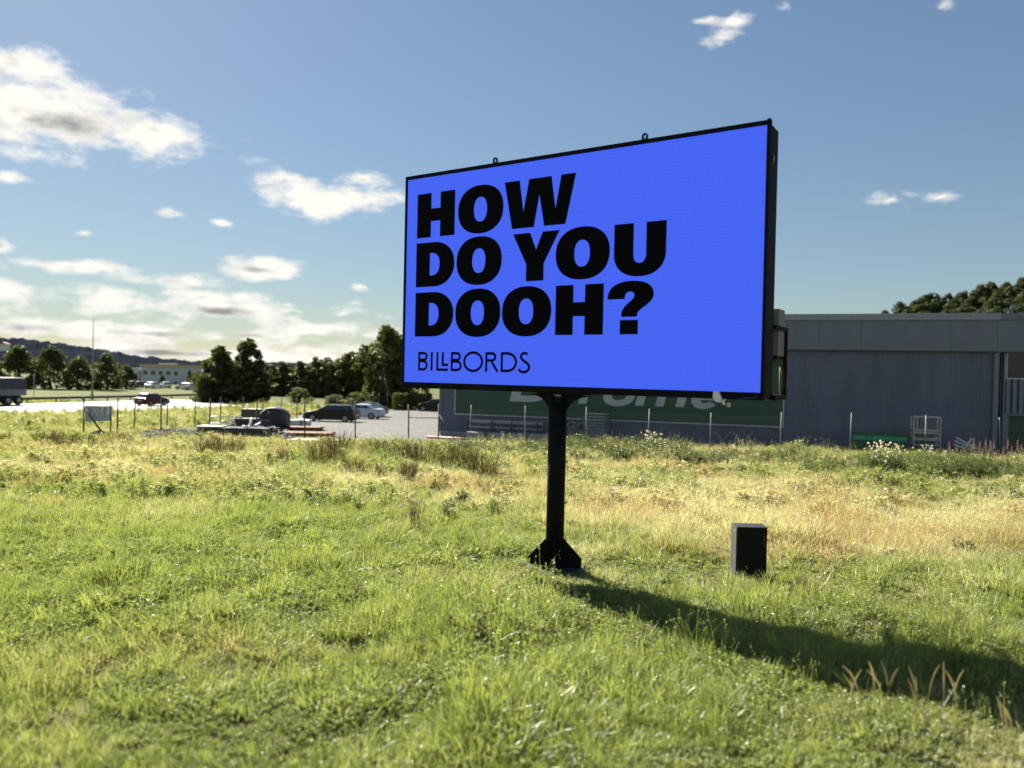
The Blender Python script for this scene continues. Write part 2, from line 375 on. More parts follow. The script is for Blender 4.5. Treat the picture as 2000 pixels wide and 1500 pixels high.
# far wooded hills
def foliage_ridge(name, pxs, tops, D, depth, m, label, rough=2.0, seed=1, base=-6.0):
    rs = np.random.default_rng(seed); n = 420
    px = np.linspace(pxs[0], pxs[-1], n); top = np.interp(px, pxs, tops)
    j = np.convolve(rs.normal(size=n + 4), [.2, .3, .3, .2, .0], 'same')[:n]
    mb = MB(); rows = 9
    for r_ in range(rows):
        k = r_ / (rows - 1)
        for i in range(n):
            p = at(px[i], top[i], D); h = (p.z + j[i] * rough + rs.normal() * rough * .35 * (k > .1)) * math.sin(k * math.pi / 2) + base * (1 - k)
            q = Vector((p.x, p.y, 0)) * (1 - depth * (1 - k) / D)
            mb.v.append((q.x, q.y + rs.normal() * rough * .5, h))
    for r_ in range(rows - 1):
        for i in range(n - 1):
            a = r_ * n + i; mb.f.append((a, a + 1, a + n + 1, a + n)); mb.sm.append(False)
    o = mb.build(name, m, fix=False); tag(o, label, kind='structure'); return o
hill_mat = mat('far_forest', (0.013, 0.017, 0.023), 0.95, var=0.4, scale=0.03, spec=0.0)
foliage_ridge('hill', [-420, -150, 0, 60, 130, 200, 260, 330, 400, 520, 700, 900, 1100], [640, 652, 660, 664, 672, 684, 695, 701, 706, 708, 712, 716, 722], 1500, 500, hill_mat, 'long dark wooded hill on the skyline behind the white building', 2.2, 3)

# ------------------------------------------------------------------ billboard
BYAW = R(-32.791)
bX = Vector((math.cos(BYAW), math.sin(BYAW), 0)); bY = Vector((-math.sin(BYAW), math.cos(BYAW), 0))
SW, SH = 6.074, 3.475
S_TL = Vector((-1.867, 13.29, 0)); SZ0 = CAMZ - 0.165; SZ1 = SZ0 + SH
pole_at = S_TL + bX * (SW / 2 - 0.02) + bY * 0.07
PZ = gzf(pole_at.x, pole_at.y)
bb = thing('billboard', 'large roadside billboard with a bright blue lit screen on one black post', 'billboard', (pole_at.x, pole_at.y, PZ), BYAW)
X0 = -(SW / 2 - 0.02); Yf = -0.07                      # screen's left edge and front plane in the board's own frame
z0, z1 = SZ0 - PZ, SZ1 - PZ
def bl(px, py, dy=0.0):
    """photo point on the board's front plane -> board frame (x, z)"""
    o = S_TL + bY * dy; r = ray(px, py); n_ = bY
    P = CAM + r * (((o - CAM).dot(n_)) / r.dot(n_)); q = P - pole_at
    return q.dot(bX), P.z - PZ
# screen: emits light, fine pixel raster and slight module differences
def screenmat():
    m = bpy.data.materials.new('led_screen'); m.use_nodes = True; t = NT(m.node_tree); m.node_tree.nodes.clear()
    co = t.n('ShaderNodeTexCoord').outputs['Object']; sp = t.n('ShaderNodeSeparateXYZ'); t.put(sp.inputs[0], co)
    gx_ = t.m('SINE', t.m('MULTIPLY', sp.outputs['X'], 2 * math.pi / 0.048)); gz_ = t.m('SINE', t.m('MULTIPLY', sp.outputs['Z'], 2 * math.pi / 0.048))
    cell = t.vm('FLOOR', t.vm('MULTIPLY', co, (6.3 / 2, 0, 4.6)))
    wn = t.n('ShaderNodeTexWhiteNoise', noise_dimensions='3D'); t.put(wn.inputs['Vector'], cell)
    f = t.m('ADD', t.m('MULTIPLY', t.m('ADD', gx_, gz_), 0.04), t.m('MULTIPLY_ADD', wn.outputs['Value'], 0.018, 0.991))
    def seam(v, p): return t.m('LESS_THAN', t.m('FRACT', t.m('DIVIDE', v, p)), 0.014)
    f = t.m('SUBTRACT', f, t.m('MULTIPLY', t.m('ADD', seam(sp.outputs['X'], 0.7593), seam(sp.outputs['Z'], 0.8688)), 0.035))
    k = 2 ** -EXPO
    em = t.n('ShaderNodeEmission'); t.put(em.inputs[0], c4((0.050, 0.118, 0.88))); t.put(em.inputs[1], t.m('MULTIPLY', f, k))
    pb = t.n('ShaderNodeBsdfPrincipled'); pb.inputs['Base Color'].default_value = (.012, .012, .014, 1); pb.inputs['Roughness'].default_value = .55; pb.inputs['Specular IOR Level'].default_value = .35
    ad = t.n('ShaderNodeAddShader'); t.put(ad.inputs[0], em.outputs[0]); t.put(ad.inputs[1], pb.outputs[0])
    o = t.n('ShaderNodeOutputMaterial'); t.put(o.inputs[0], ad.outputs[0]); return m
led_off = mat('led_off', (0.0035, 0.0035, 0.0036), 0.8, var=0.1, scale=8, spec=0.08)
scr = MB().box(0, SW, 0, .02, 0, SH).build('screen', screenmat(), bb); scr.location = (X0, Yf, z0)
def ell(cx, cy, rx, ry, n=56, e=2.25, a0=0, a1=360):
    out = []
    for i in range(n):
        a = R(a0 + (a1 - a0) * i / (n if a1 - a0 == 360 else n - 1)); c, s = math.cos(a), math.sin(a)
        out.append((cx + rx * math.copysign(abs(c) ** (2 / e), c), cy + ry * math.copysign(abs(s) ** (2 / e), s)))
    return out
def glyph(outer, holes=(), parent=scr, y=-0.003, m=None, name='letter', T=None):
    rings = [outer] + list(holes); flat = [p for r_ in rings for p in r_]
    tri = geometry.tessellate_polygon([[Vector((a, b, 0)) for a, b in r_] for r_ in rings])
    mb = MB(); vs_ = [(a, y, b) for a, b in flat]
    mb.add(vs_, [t for t in tri])
    me = mb.mesh(name, m or led_off, fix=False)
    bm = bmesh.new(); bm.from_mesh(me)
    bm.normal_update()
    for f_ in bm.faces:
        if f_.normal.y > 0: f_.normal_flip()
    bm.to_mesh(me); bm.free()
    o = bpy.data.objects.new(name, me); COL.objects.link(o); o.parent = parent; return o
def Hs(x0, xa, xb, x1, y0, ya, yb, y1): return [(x0, y1), (xa, y1), (xa, yb), (xb, yb), (xb, y1), (x1, y1), (x1, y0), (xb, y0), (xb, ya), (xa, ya), (xa, y0), (x0, y0)]
glyph(Hs(.224, .526, .722, 1.026, 2.456, 2.725, 2.938, 3.202))
glyph(ell(1.541, 2.829, .447, .391), [ell(1.543, 2.829, .129, .199)])
glyph([(2.003, 3.204), (2.285, 3.203), (2.365, 2.713), (2.459, 3.204), (2.859, 3.204), (2.939, 2.706), (3.030, 3.204), (3.282, 3.204), (3.118, 2.453), (2.744, 2.455), (2.650, 2.944), (2.560, 2.452), (2.160, 2.454)])
def Dd(b):
    o = [(.220, b)] + [(x, y) for x, y in ell(.60, b + .374, .436, .374, 40, 2.15, -90, 90)] + [(.220, b + .748)]
    i = [(.519, b + .187)] + [(x, y) for x, y in ell(.545, b + .377, .181, .190, 30, 2.4, -90, 90)] + [(.519, b + .567)]
    glyph(o, [i])
Dd(1.621)
glyph(ell(1.530, 1.998, .448, .393), [ell(1.530, 1.998, .130, .199)])
glyph([(2.182, 2.370), (2.498, 2.370), (2.611, 2.103), (2.723, 2.370), (3.023, 2.370), (2.753, 1.883), (2.753, 1.619), (2.436, 1.619), (2.436, 1.883)])
glyph(ell(3.413, 1.996, .452, .393), [ell(3.411, 1.993, .130, .199)])
glyph([(3.932, 2.367), (4.236, 2.367), (4.236, 1.92)] + ell(4.333, 1.92, .097, .126, 24, 2.2, 180, 360)[1:-1] + [(4.430, 1.92), (4.430, 2.367), (4.730, 2.367), (4.728, 1.94)] + ell(4.330, 1.94, .398, .337, 40, 2.25, 360, 180)[1:-1] + [(3.932, 1.94)])
Dd(.779)
glyph(ell(1.525, 1.155, .447, .392), [ell(1.524, 1.154, .130, .200)])
glyph(ell(2.455, 1.154, .450, .391), [ell(2.452, 1.154, .131, .199)])
glyph(Hs(2.978, 3.281, 3.476, 3.782, .779, 1.058, 1.267, 1.528))
def catmull(p, n=8):
    out = []
    for i in range(len(p) - 1):
        a, b, c, d = p[max(i - 1, 0)], p[i], p[i + 1], p[min(i + 2, len(p) - 1)]
        for k in range(n):
            t = k / n
            out.append(tuple(.5 * ((2 * b[q]) + (-a[q] + c[q]) * t + (2 * a[q] - 5 * b[q] + 4 * c[q] - d[q]) * t * t + (-a[q] + 3 * b[q] - 3 * c[q] + d[q]) * t ** 3) for q in (0, 1)))
    return out + [tuple(p[-1])]
qo = catmull([(3.842, 1.287), (3.862, 1.385), (3.935, 1.475), (4.06, 1.529), (4.22, 1.545), (4.40, 1.523), (4.52, 1.455), (4.562, 1.35), (4.53, 1.26), (4.45, 1.19), (4.37, 1.135), (4.325, 1.085), (4.313, 1.030)])
qi = catmull([(4.067, 1.030), (4.075, 1.105), (4.12, 1.18), (4.19, 1.24), (4.250, 1.295), (4.266, 1.34), (4.245, 1.378), (4.200, 1.391), (4.150, 1.375), (4.124, 1.335), (4.117, 1.287)])
qm = [(a, b) for a, b in qo + qi]
glyph(qm)
glyph([(4.051, .985), (4.333, .985), (4.333, .779), (4.051, .779)], name='letter')
SWD = .042
def stroke(*lines, closed=False):
    mb = MB()
    for ln in lines:
        n = len(ln); L, Rr = [], []
        for i in range(n):
            pv, nx_ = ln[max(i - 1, 0)], ln[min(i + 1, n - 1)]
            if closed: pv, nx_ = ln[i - 1], ln[(i + 1) % n]
            d1 = Vector((ln[i][0] - pv[0], ln[i][1] - pv[1])); d2 = Vector((nx_[0] - ln[i][0], nx_[1] - ln[i][1]))
            if d1.length < 1e-6: d1 = d2
            if d2.length < 1e-6: d2 = d1
            d1.normalize(); d2.normalize(); t = (d1 + d2).normalized(); h = Vector((-t.y, t.x)); k = 1 / max(.5, h.dot(Vector((-d1.y, d1.x))))
            p = Vector(ln[i]); L.append(p + h * SWD / 2 * k); Rr.append(p - h * SWD / 2 * k)
        b = len(mb.v); mb.v += [(p.x, -.003, p.y) for p in L] + [(p.x, -.003, p.y) for p in Rr]
        for i in range(n if closed else n - 1):
            j = (i + 1) % n; mb.f.append((b + i, b + j, b + n + j, b + n + i)); mb.sm.append(False)
    o = mb.build('letter', led_off, scr, fix=False)
    bm = bmesh.new(); bm.from_mesh(o.data); bm.normal_update()
    for f_ in bm.faces:
        if f_.normal.y > 0: f_.normal_flip()
    bm.to_mesh(o.data); bm.free()
def Bs(x, xr1, xr2):
    xm = x + SWD / 2
    stroke([(x, .200), (x, .518)],
           [(xm, .497)] + ell((x + xr1) / 2 + .01, .441, (xr1 - x) / 2 - .031, .056, 14, 2, 90, -90) + [(xm, .385)],
           [(xm, .3602)] + ell((x + xr2) / 2, .291, (xr2 - x) / 2 - .021, .070, 16, 2, 90, -90) + [(xm, .221)])
Bs(.328, .512, .515)
stroke([(.602, .201), (.602, .516)])
stroke([(.722, .516), (.722, .222), (.951, .222)])
stroke([(.837, .516), (.837, .304), (.951, .304)])
Bs(1.027, 1.212, 1.232)
stroke(ell(1.460, .361, .178, .149, 48, 2), closed=True)
stroke([(1.722, .201), (1.722, .516)], [(1.743, .497)] + ell(1.83, .441, .064, .057, 14, 2, 90, -90) + [(1.743, .384)], [(1.826, .362), (1.942, .204)])
stroke([(2.020, .201), (2.020, .518)], [(2.041, .497)] + ell(2.12, .360, .168, .138, 26, 2, 90, -90) + [(2.041, .222)])
stroke(catmull([(2.500, .487), (2.455, .502), (2.405, .494), (2.378, .455), (2.395, .412), (2.45, .372), (2.505, .335), (2.532, .288), (2.508, .235), (2.445, .209), (2.385, .214), (2.338, .252)], 5))

# frame and housing
BT = 0.415
fr = bb
def fbar(name, x0, x1, y0, y1, za, zb, bevel=.006): return MB().box(x0, x1, y0, y1, za, zb).build(name, black_paint, bb, bevel)
XL, XR = X0 - .045, X0 + SW + .035
fbar('housing', XL + .01, XR - .004, Yf + .022, Yf + BT, z0 - .085, z1 + .035, .012)
fbar('frame_bar', XL, XR, Yf - .02, Yf + .06, z1, z1 + .062)
fbar('frame_bar', XL, XR, Yf - .02, Yf + .06, z0 - .10, z0)
fbar('frame_bar', XL, X0, Yf - .02, Yf + .06, z0 + .001, z1 - .001)
fbar('frame_bar', X0 + SW, XR, Yf - .02, Yf + .06, z0 + .001, z1 - .001)
fbar('corner_post', XR - .035, XR + .010, Yf - .024, Yf + .068, z0 - .102, z1 + .078)
# sharp grey seams where the top rail is joined
fbar('rail_joint', bl(1308, 262)[0] - .012, bl(1308, 262)[0] + .012, Yf - .024, Yf + .02, z1 + .004, z1 + .054, .002)
fbar('rail_joint', bl(1322, 259)[0] - .006, bl(1322, 259)[0] + .006, Yf - .024, Yf + .02, z1 + .004, z1 + .054, .002)
# end cover plate on the right end with a handle slot
MB().box(XR - .002, XR + .012, Yf + .07, Yf + BT - .03, z0 - .05, z1 + .01).build('end_cover', black_paint, bb, .005)
MB().tube([(XR + .012, Yf + .09, z1 - .36), (XR + .035, Yf + .09, z1 - .39), (XR + .035, Yf + .09, z1 - .46), (XR + .012, Yf + .09, z1 - .49)], .008, 6).build('handle', grey_steel, bb)
for px, py in ((968, 322), (1260, 272)):
    ex = bl(px, py)[0]; mb = MB()
    ring = [(ex + .045 * math.cos(R(a)), z1 + .105 + .045 * math.sin(R(a))) for a in range(0, 181, 18)] + [(ex - .045, z1 + .03), (ex + .045, z1 + .03)]
    hole = [(ex + .020 * math.cos(R(a)), z1 + .098 + .026 * math.sin(R(a))) for a in range(0, 360, 24)]
    tri = geometry.tessellate_polygon([[Vector((a, b, 0)) for a, b in ring], [Vector((a, b, 0)) for a, b in hole]])
    al = ring + hole
    for y_ in (Yf - .02, Yf + .005): mb.add([(a, y_, b) for a, b in al], [t for t in tri])
    for rg in (ring, hole):
        n_ = len(rg); mb.add([(a, Yf - .02, b) for a, b in rg] + [(a, Yf + .005, b) for a, b in rg], [(i, (i + 1) % n_, n_ + (i + 1) % n_, n_ + i) for i in range(n_)])
    mb.build('lifting_eye', dark_steel, bb)
# post, flared head, stiffened foot
pole_r = 0.138
MB().tube([(0, 0, .05), (0, 0, z0 - .17)], pole_r, 32).build('post', black_paint, bb)
cap = MB().box(-.36, .42, Yf + .04, Yf + .36, z0 - .125, z0 - .09)
cap.build('head_plate', black_paint, bb, .004)
for sx, ln in ((-1, .33), (1, .42)):
    arc = [(sx * (pole_r + ln - ln * math.sin(R(a))), z0 - .14 - .30 * (1 - math.cos(R(a)))) for a in range(0, 91, 10)]
    poly = arc + [(sx * (pole_r - .04), z0 - .44), (sx * (pole_r - .04), z0 - .126), (sx * (pole_r + ln), z0 - .126)]
    MB().prism(poly, 'y', -.012, .012).build('head_bracket', black_paint, bb)
for y_ in (-1, 1):
    poly = [(y_ * (pole_r - .03), z0 - .40), (y_ * (pole_r - .03), z0 - .126), (y_ * (pole_r + .10), z0 - .126)]
    MB().prism(poly, 'x', -.012, .012).build('head_bracket', black_paint, bb)
for i in range(5):
    for k, zz in enumerate((z0 - .16, z0 - .20)):
        MB().tube([(-.10 + .05 * i, -pole_r - .01 - .0, zz), (-.10 + .05 * i, -pole_r * .8 - .04 + .02, zz)], .011, 6).build('bolt', dark_steel, bb)
for k in range(4):
    a = -BYAW + R(90 * k) + R(-3)
    Mr = Matrix.Rotation(a, 4, 'Z')
    poly = [(pole_r - .02, .46), (pole_r + .005, .46), (.412, .17), (.408, .02), (pole_r - .02, .02)]
    mb = MB().prism(poly, 'y', -.014, .014); mb.v = [tuple(Mr @ Vector(q)) for q in mb.v]
    mb.build('foot_gusset', black_paint, bb, .003)
MB().tube([(0, 0, -.05), (0, 0, .03)], .46, 40).build('base_plate', dark_steel, bb, .004)
mbw = MB(); 
# bent white wire marker at the front gusset
Mr = Matrix.Rotation(-BYAW - R(93), 4, 'Z')
MB().tube([Mr @ Vector(q) for q in ((.43, .05, -.04), (.43, .05, .10), (.43, -.06, .10), (.43, -.06, -.04))][:4], .006, 6).build('wire_loop', galv, bb)
for zz in (z0 - .55, z0 - 1.15, z0 - 1.78, z0 - 2.35):
    ang = -BYAW + R(8)
    MB().tube([(pole_r * .9 * math.cos(ang), pole_r * .9 * math.sin(ang), zz), ((pole_r + .035) * math.cos(ang), (pole_r + .035) * math.sin(ang), zz)], .012, 6).build('peg', dark_steel, bb)
# service frame behind the right end, its cables and the grey power cabinet
Yb = Yf + BT
fx0, fx1, fz0, fz1 = XR - .55, XR - .10, z0 - .10, z0 + .88
sfy = Yb + .62
sf = MB()
for xx in (XR + .02, XR - 1.6):
    sf.bar((xx, Yb - .02, fz1), (xx, sfy, fz1), .05).bar((xx, Yb - .02, fz0 + .03), (xx, sfy, fz0 + .03), .07).bar((xx, sfy, fz0), (xx, sfy, fz1 + .025), .05)
sf.bar((XR - .01, sfy, fz0 + .03), (XR - 1.58, sfy, fz0 + .03), .07).bar((XR - .01, sfy, fz1), (XR - 1.58, sfy, fz1), .045)
sf.build('service_frame', black_paint, bb)
MB().tube([(XR - .06, Yb, z0 + .36), (XR - .03, Yb + .2, z0 + .42), (XR + .0, Yb + .42, z0 + .41), (XR + .0, sfy - .03, z0 + .32), (XR + .01, sfy - .05, z0 + .1), (XR + .0, sfy - .04, z0 - .06)], .022, 8).build('cable', black_rubber, bb)
MB().tube([(XR - .03, sfy - .05, z0 + .40), (XR - .035, sfy - .07, z0 + .22), (XR - .03, sfy - .06, z0 - .05)], .006, 6).build('thin_cable', pale_wood, bb)
pcab = MB().box(XR - .48, XR + .01, Yb + .25, Yb + .585, z0 + .50, z0 + 1.15).build('power_cabinet', cab_grey, bb, .008)
MB().box(XR - .46, XR - .02, Yb + .23, Yb + .248, z0 + .53, z0 + 1.12).build('door', cab_grey, pcab, .004)
MB().box(XR - .49, XR + .0, Yb + .23, Yb + .60, z0 + .45, z0 + .498).build('shelf', black_paint, pcab)
# white sensor on a thin arm under the lower rail
ax, az = bl(1408, 772); bx, bz = bl(1482, 766)
arm = MB().tube([(bx, Yf - .02, z0 - .06), (bx - .22, Yf - .06, z0 - .085), (ax + .16, Yf - .10, z0 - .13), (ax + .07, Yf - .10, z0 - .135)], .010, 8).build('sensor_arm', dark_steel, bb)
sp_ = [(-.06, .09), (.0, .085), (.05, -.02), (.03, -.06), (-.03, -.05), (-.065, -.0)]
s_ = MB().prism([(ax + .0 + a, z0 - .085 + b) for a, b in sp_], 'y', Yf - .14, Yf - .075).build('sensor_head', white_plastic, arm, .006)
MB().prism([(ax + .05, z0 - .13), (ax + .10, z0 - .09), (ax + .085, z0 - .13), (ax + .10, z0 - .175), (ax + .06, z0 - .165)], 'y', Yf - .12, Yf - .09).build('clamp', white_plastic, arm)
MB().box(ax + .12, ax + .16, Yf - .12, Yf - .08, z0 - .20, z0 - .14).build('junction_box', pale_wood, arm, .004)

# bare soil round the foot: low rough mound sheet
mb = MB(); n_ = 40; rs = np.random.default_rng(4)
for j in range(7):
    rr = .20 + .055 * j
    for i in range(n_):
        a = 2 * math.pi * i / n_; q = rr * (1 + .10 * math.sin(3 * a + 1) + .06 * math.sin(5 * a)) if j else .1
        x, y = pole_at.x + q * math.cos(a), pole_at.y + q * math.sin(a) * .8
        mb.v.append((x, y, gzf(x, y) + (.03 if j < 6 else -.03) + rs.normal() * .012))
for j in range(6):
    for i in range(n_):
        mb.f.append((j * n_ + i, j * n_ + (i + 1) % n_, (j + 1) * n_ + (i + 1) % n_, (j + 1) * n_ + i)); mb.sm.append(True)
tag(mb.build('soil_patch', soil), 'bare brown soil around the billboard foot', kind='structure')

# ------------------------------------------------------------------ electric cabinet in the grass
bp_ = gp(1469, 1112); bc = thing('ground_cabinet', 'black metal cabinet standing alone in the grass right of the billboard', 'electric cabinet', (3.69, 11.75, gzf(3.69, 11.75) + .065), R(-1))
CWd, CDp, CHt = .232, .31, .735
MB().box(-CWd + .004, CWd - .004, -CDp / 2 + .012, CDp / 2, -.2, CHt - .012).build('body', mat('cabinet_black', (0.006, .006, .0063), .6, var=.2, scale=4, spec=.15), bc, .006)
dr = MB().box(-CWd + .012, CWd - .012, -CDp / 2 - .006, -CDp / 2 + .010, .04, CHt - .03).build('door', MATS['cabinet_black'], bc, .004)
MB().box(.17, .185, -CDp / 2 - .012, -CDp / 2 - .006, CHt - .30, CHt - .10).build('handle', dark_steel, dr)
MB().box(-CWd - .001, CWd + .001, -CDp / 2 - .007, CDp / 2 + .001, CHt - .011, CHt + .004).build('lid', mat('cabinet_lid', (0.03, .03, .032), .4, var=.15), bc, .005)
MB().box(-CWd - .004, -CWd + .004, -CDp / 2 + .02, CDp / 2 - .01, -.2, CHt - .014).build('sunlit_side_panel', mat('cabinet_sunlit_side', (0.06, .062, .062), .5, var=.2, scale=5), bc)  # left side paler than the body: sunlight on it put into the colour
MB().tube([(-CWd - .004, -.06, CHt - .09), (-CWd - .016, -.06, CHt - .09)], .013, 10).build('lock', galv, bc)

# ------------------------------------------------------------------ warehouse
FB = at(1940, 700, 39.5); FB.z = 0
FYAW = math.atan2(-.329, .944)
fX = Vector((math.cos(FYAW), math.sin(FYAW), 0)); fY = Vector((-fX.y, fX.x, 0))
def fc(px, py, dy=0.0):
    r = ray(px, py); o = FB + fY * dy
    P = CAM + r * ((o - CAM).dot(fY) / r.dot(fY)); return (P - FB).dot(fX), P.z
wh = thing('warehouse', 'long low grey metal clad warehouse behind the wire fence', 'warehouse', (FB.x, FB.y, 0), FYAW)
xL = fc(860, 800)[0]; xR = 14.0; zTop = fc(1740, 613)[1]; zF = fc(1740, 685)[1]; zB = -1.4
def corrug(x0, x1, za, zb, p, dpt, name, m, y=0.0, parent=wh):
    mb = MB(); n = int((x1 - x0) / p); pts = []
    for i in range(n):
        x = x0 + i * (x1 - x0) / n; q = (x1 - x0) / n
        pts += [(x, y), (x + q * .38, y), (x + q * .5, y - dpt), (x + q * .88, y - dpt)]
    pts.append((x1, y))
    k = len(pts); mb.v = [(a, b, za) for a, b in pts] + [(a, b, zb) for a, b in pts]
    mb.f = [(i, i + 1, k + i + 1, k + i) for i in range(k - 1)]; mb.sm = [False] * (k - 1)
    return mb.build(name, m, parent, fix=False)
xP = fc(1938, 760)[0]                                   # left side of the corner pilaster
corrug(xL + .1, xP, zB + .55, zF, .15, .03, 'wall_cladding', clad)
MB().box(xL, xR, .04, 26, zB, zTop - .1).build('wall', clad, wh)
MB().box(xL + .02, xP, -.06, .04, zB - .3, zB + .55).build('plinth', concrete, wh)
MB().box(xL - .02, xP, -.09, .05, zB + .55, zB + .60).build('flashing', trim_grey, wh)
MB().box(xL - .06, xL + .10, -.07, .2, zB + .60, zF - .002).build('corner_trim', clad2, wh)
# fascia of separate grooved panels
joints = [1600, 1684, 1768, 1856]
fj = [fc(p, 650)[0] for p in joints]; st = (fj[-1] - fj[0]) / 3
xs = [fj[0] + st * k for k in range(-14, 11)]
xs = [x for x in xs if xL - .1 < x < xR]
xs = [xL - .15] + xs + [xR]
mesh_cache = {}
for a, b in zip(xs[:-1], xs[1:]):
    if b - a < .5: continue
    kx = round(b - a, 2)
    if kx not in mesh_cache:
        mb = MB(); h = (zTop - .35 - zF) / 4
        for r_ in range(4):
            mb.box(.006, b - a - .006, -.16, .03, zF + h * r_ + .008, zF + h * (r_ + 1) - .008)
        mb.box(.004, b - a - .004, -.150, .02, zF + .01, zTop - .36)
        mesh_cache[kx] = mb.mesh('fascia_panel', clad2)
    inst('fascia_panel', mesh_cache[kx], wh, (a, 0, 0))
MB().box(xL - .2, xP + .25, -.24, .3, zTop - .35, zTop).build('roof_edge', mat('roof_edge_grey', (.23, .26, .30), .45, var=.08), wh, .01)
MB().box(xP + .26, xR, -.20, .3, zTop - .35, zTop - .03).build('roof_edge', clad2, wh, .01)
MB().box(xL, xR, .3, 26, zTop - .1, zTop - .06).build('roof', clad2, wh)
MB().box(xL - .16, xR, -.19, -.02, zF - .07, zF - .003).build('fascia_trim', dark_steel, wh)
# corner pilaster, downpipe, right bay with big ribs, window, roller gate
x55 = fc(1952, 760)[0]
MB().box(xP, x55 - .08, -.22, .03, zB, zF - .08).build('pilaster', clad2, wh, .01)
MB().tube([(x55 + .03, -.10, zB), (x55 + .03, -.10, zF - .1)], .06, 10).build('downpipe', dark_steel, wh)
x62 = fc(1962, 760)[0]
MB().box(x55 + .14, x62, -.15, .03, zB, zF - .08).build('jamb', clad2, wh, .01)
wz0, wz1 = fc(1980, 738)[1], fc(1980, 690)[1]
gz1 = fc(1985, 812)[1]
win = MB().box(x62 + .02, x62 + 3.4, -.06, .03, wz0 - .08, wz1 + .05).build('window', trim_grey, wh, .006)
for k in range(2):
    MB().box(x62 + .10 + k * 1.65, x62 + 1.66 + k * 1.65, -.075, -.05, wz0, wz1 - .02).build('pane', mat('window_glass', (.02, .024, .028), .08, var=.05, spec=.35), win)
rp = (fc(1990, 770)[0] - fc(1977, 770)[0])
rm = MB().box(0, rp * .55, -.13, .02, gz1 + .1, wz0 - .085).mesh('cladding_rib', clad2)
k = 0
while x62 + .1 + k * rp < xR - .3:
    inst('cladding_rib', rm, wh, (x62 + .05 + k * rp, 0, 0)); k += 1
MB().box(x62, xR, -.10, .02, gz1, gz1 + .095).build('lintel', clad2, wh)
# green slatted gate
x68 = fc(1968, 850)[0]
MB().box(x62 + .01, x68, -.12, .02, zB, gz1 - .01).build('jamb', clad2, wh)
gt = MB().box(x68 + .01, x68 + 4.2, -.03, .03, zB + .1, gz1 - .02).build('gate', mat('dark_green', (.012, .05, .028), .6), wh)
sl_ = MB(); pz = zB + .2
for i in range(60):
    x_ = x68 + .05 + i * .1
    for dx_ in (1, -1):
        a = Vector((x_ if dx_ > 0 else x_ + .0, -.045 - .006 * (dx_ > 0), pz)); h_ = gz1 - .08 - pz
        xa, xb = a.x, a.x + dx_ * h_ * .8
        lo, hi = x68 + .03, x68 + 4.15
        t1 = 1.0
        if xb > hi: t1 = (hi - xa) / (xb - xa)
        if xb < lo: t1 = (lo - xa) / (xb - xa)
        if xa > hi: continue
        sl_.bar(a, (xa + (xb - xa) * t1, a.y, pz + h_ * t1), .012)
o_ = sl_.build('gate_mesh', mat('pale_green_wire', (.10, .16, .10), .6), gt); o_['kind'] = 'stuff'
# green sign with slanted grey letters and a pale border
sx0, sx1 = fc(891, 790)[0], fc(1530, 760)[0]
sz0 = (fc(891, 808)[1] + fc(1530, 832)[1]) / 2; sz1 = zF - .12
sg = MB().box(sx0, sx1, -.13, -.04, sz0, sz1).build('sign_board', sign_green, wh)
bm_ = MB()
bm_.box(sx0 - .035, sx1 + .035, -.145, -.05, sz0 - .07, sz0 - .002); bm_.box(sx0 - .035, sx1 + .035, -.145, -.05, sz1 + .002, sz1 + .07)
bm_.box(sx0 - .07, sx0 - .002, -.145, -.05, sz0 - .07, sz1 + .07); bm_.box(sx1 + .002, sx1 + .07, -.145, -.05, sz0 - .07, sz1 + .07)
bm_.build('sign_border', trim_grey, sg)
lb = fc(1060, 786, -.14)[1]
LH = 1.55; sl2 = .24
def slant(poly): return [(a + sl2 * b, b) for a, b in poly]
def put_letter(x0, outer, holes=()):
    o = glyph([(x0 + a, lb + b) for a, b in slant(outer)], [[(x0 + a, lb + b) for a, b in slant(h)] for h in holes], parent=sg, y=-.137, m=letter_grey)
lx = lambda px: fc(px, 788, -.14)[0]
cw = lx(1062) - lx(995)
D_ = [(0, 0)] + ell(cw * .5, LH * .5, cw * .62, LH * .5, 30, 2.3, -90, 90) + [(0, LH)]
Di = [(.62, .38)] + ell(cw * .5, LH * .5, cw * .62 - .58, LH * .5 - .38, 24, 2.3, -90, 90) + [(.62, LH - .38)]
put_letter(lx(995), D_, [Di])
xh = LH * .78
def roundo(x0, x1):
    r_ = (x1 - x0) / 2; put_letter(x0, ell(r_, xh / 2 - .02, r_, xh / 2 + .05, 40, 2.2), [ell(r_, xh / 2 - .02, r_ - .52, xh / 2 - .30, 30, 2.2)])
def lettere(x0, x1):
    r_ = (x1 - x0) / 2; zc = xh / 2 - .02
    o = ell(r_, zc, r_, xh / 2 + .05, 40, 2.2, 0, 320); i_ = ell(r_, zc, r_ - .5, xh / 2 - .28, 30, 2.2, 320, 20)
    poly = [(2 * r_, zc - .16)] + o[1:] + i_ + [(.75 * r_ * 2, zc + .16), (.5, zc + .16), (.5, zc - .16)]
    # ring sector plus crossbar, as two clean shapes
    ring = ell(r_, zc, r_, xh / 2 + .05, 40, 2.2, 0, 325) + ell(r_, zc, r_ - .5, xh / 2 - .28, 34, 2.2, 325, 0)
    glyph([(x0 + a, lb + b) for a, b in slant(ring)], parent=sg, y=-.137, m=letter_grey)
    glyph([(x0 + a, lb + b) for a, b in slant([(.5, zc - .14), (2 * r_ - .02, zc - .14), (2 * r_ - .02, zc + .0), (.5, zc + .0)])], parent=sg, y=-.1375, m=letter_grey, name='letter')
lettere(lx(1062), lx(1118))
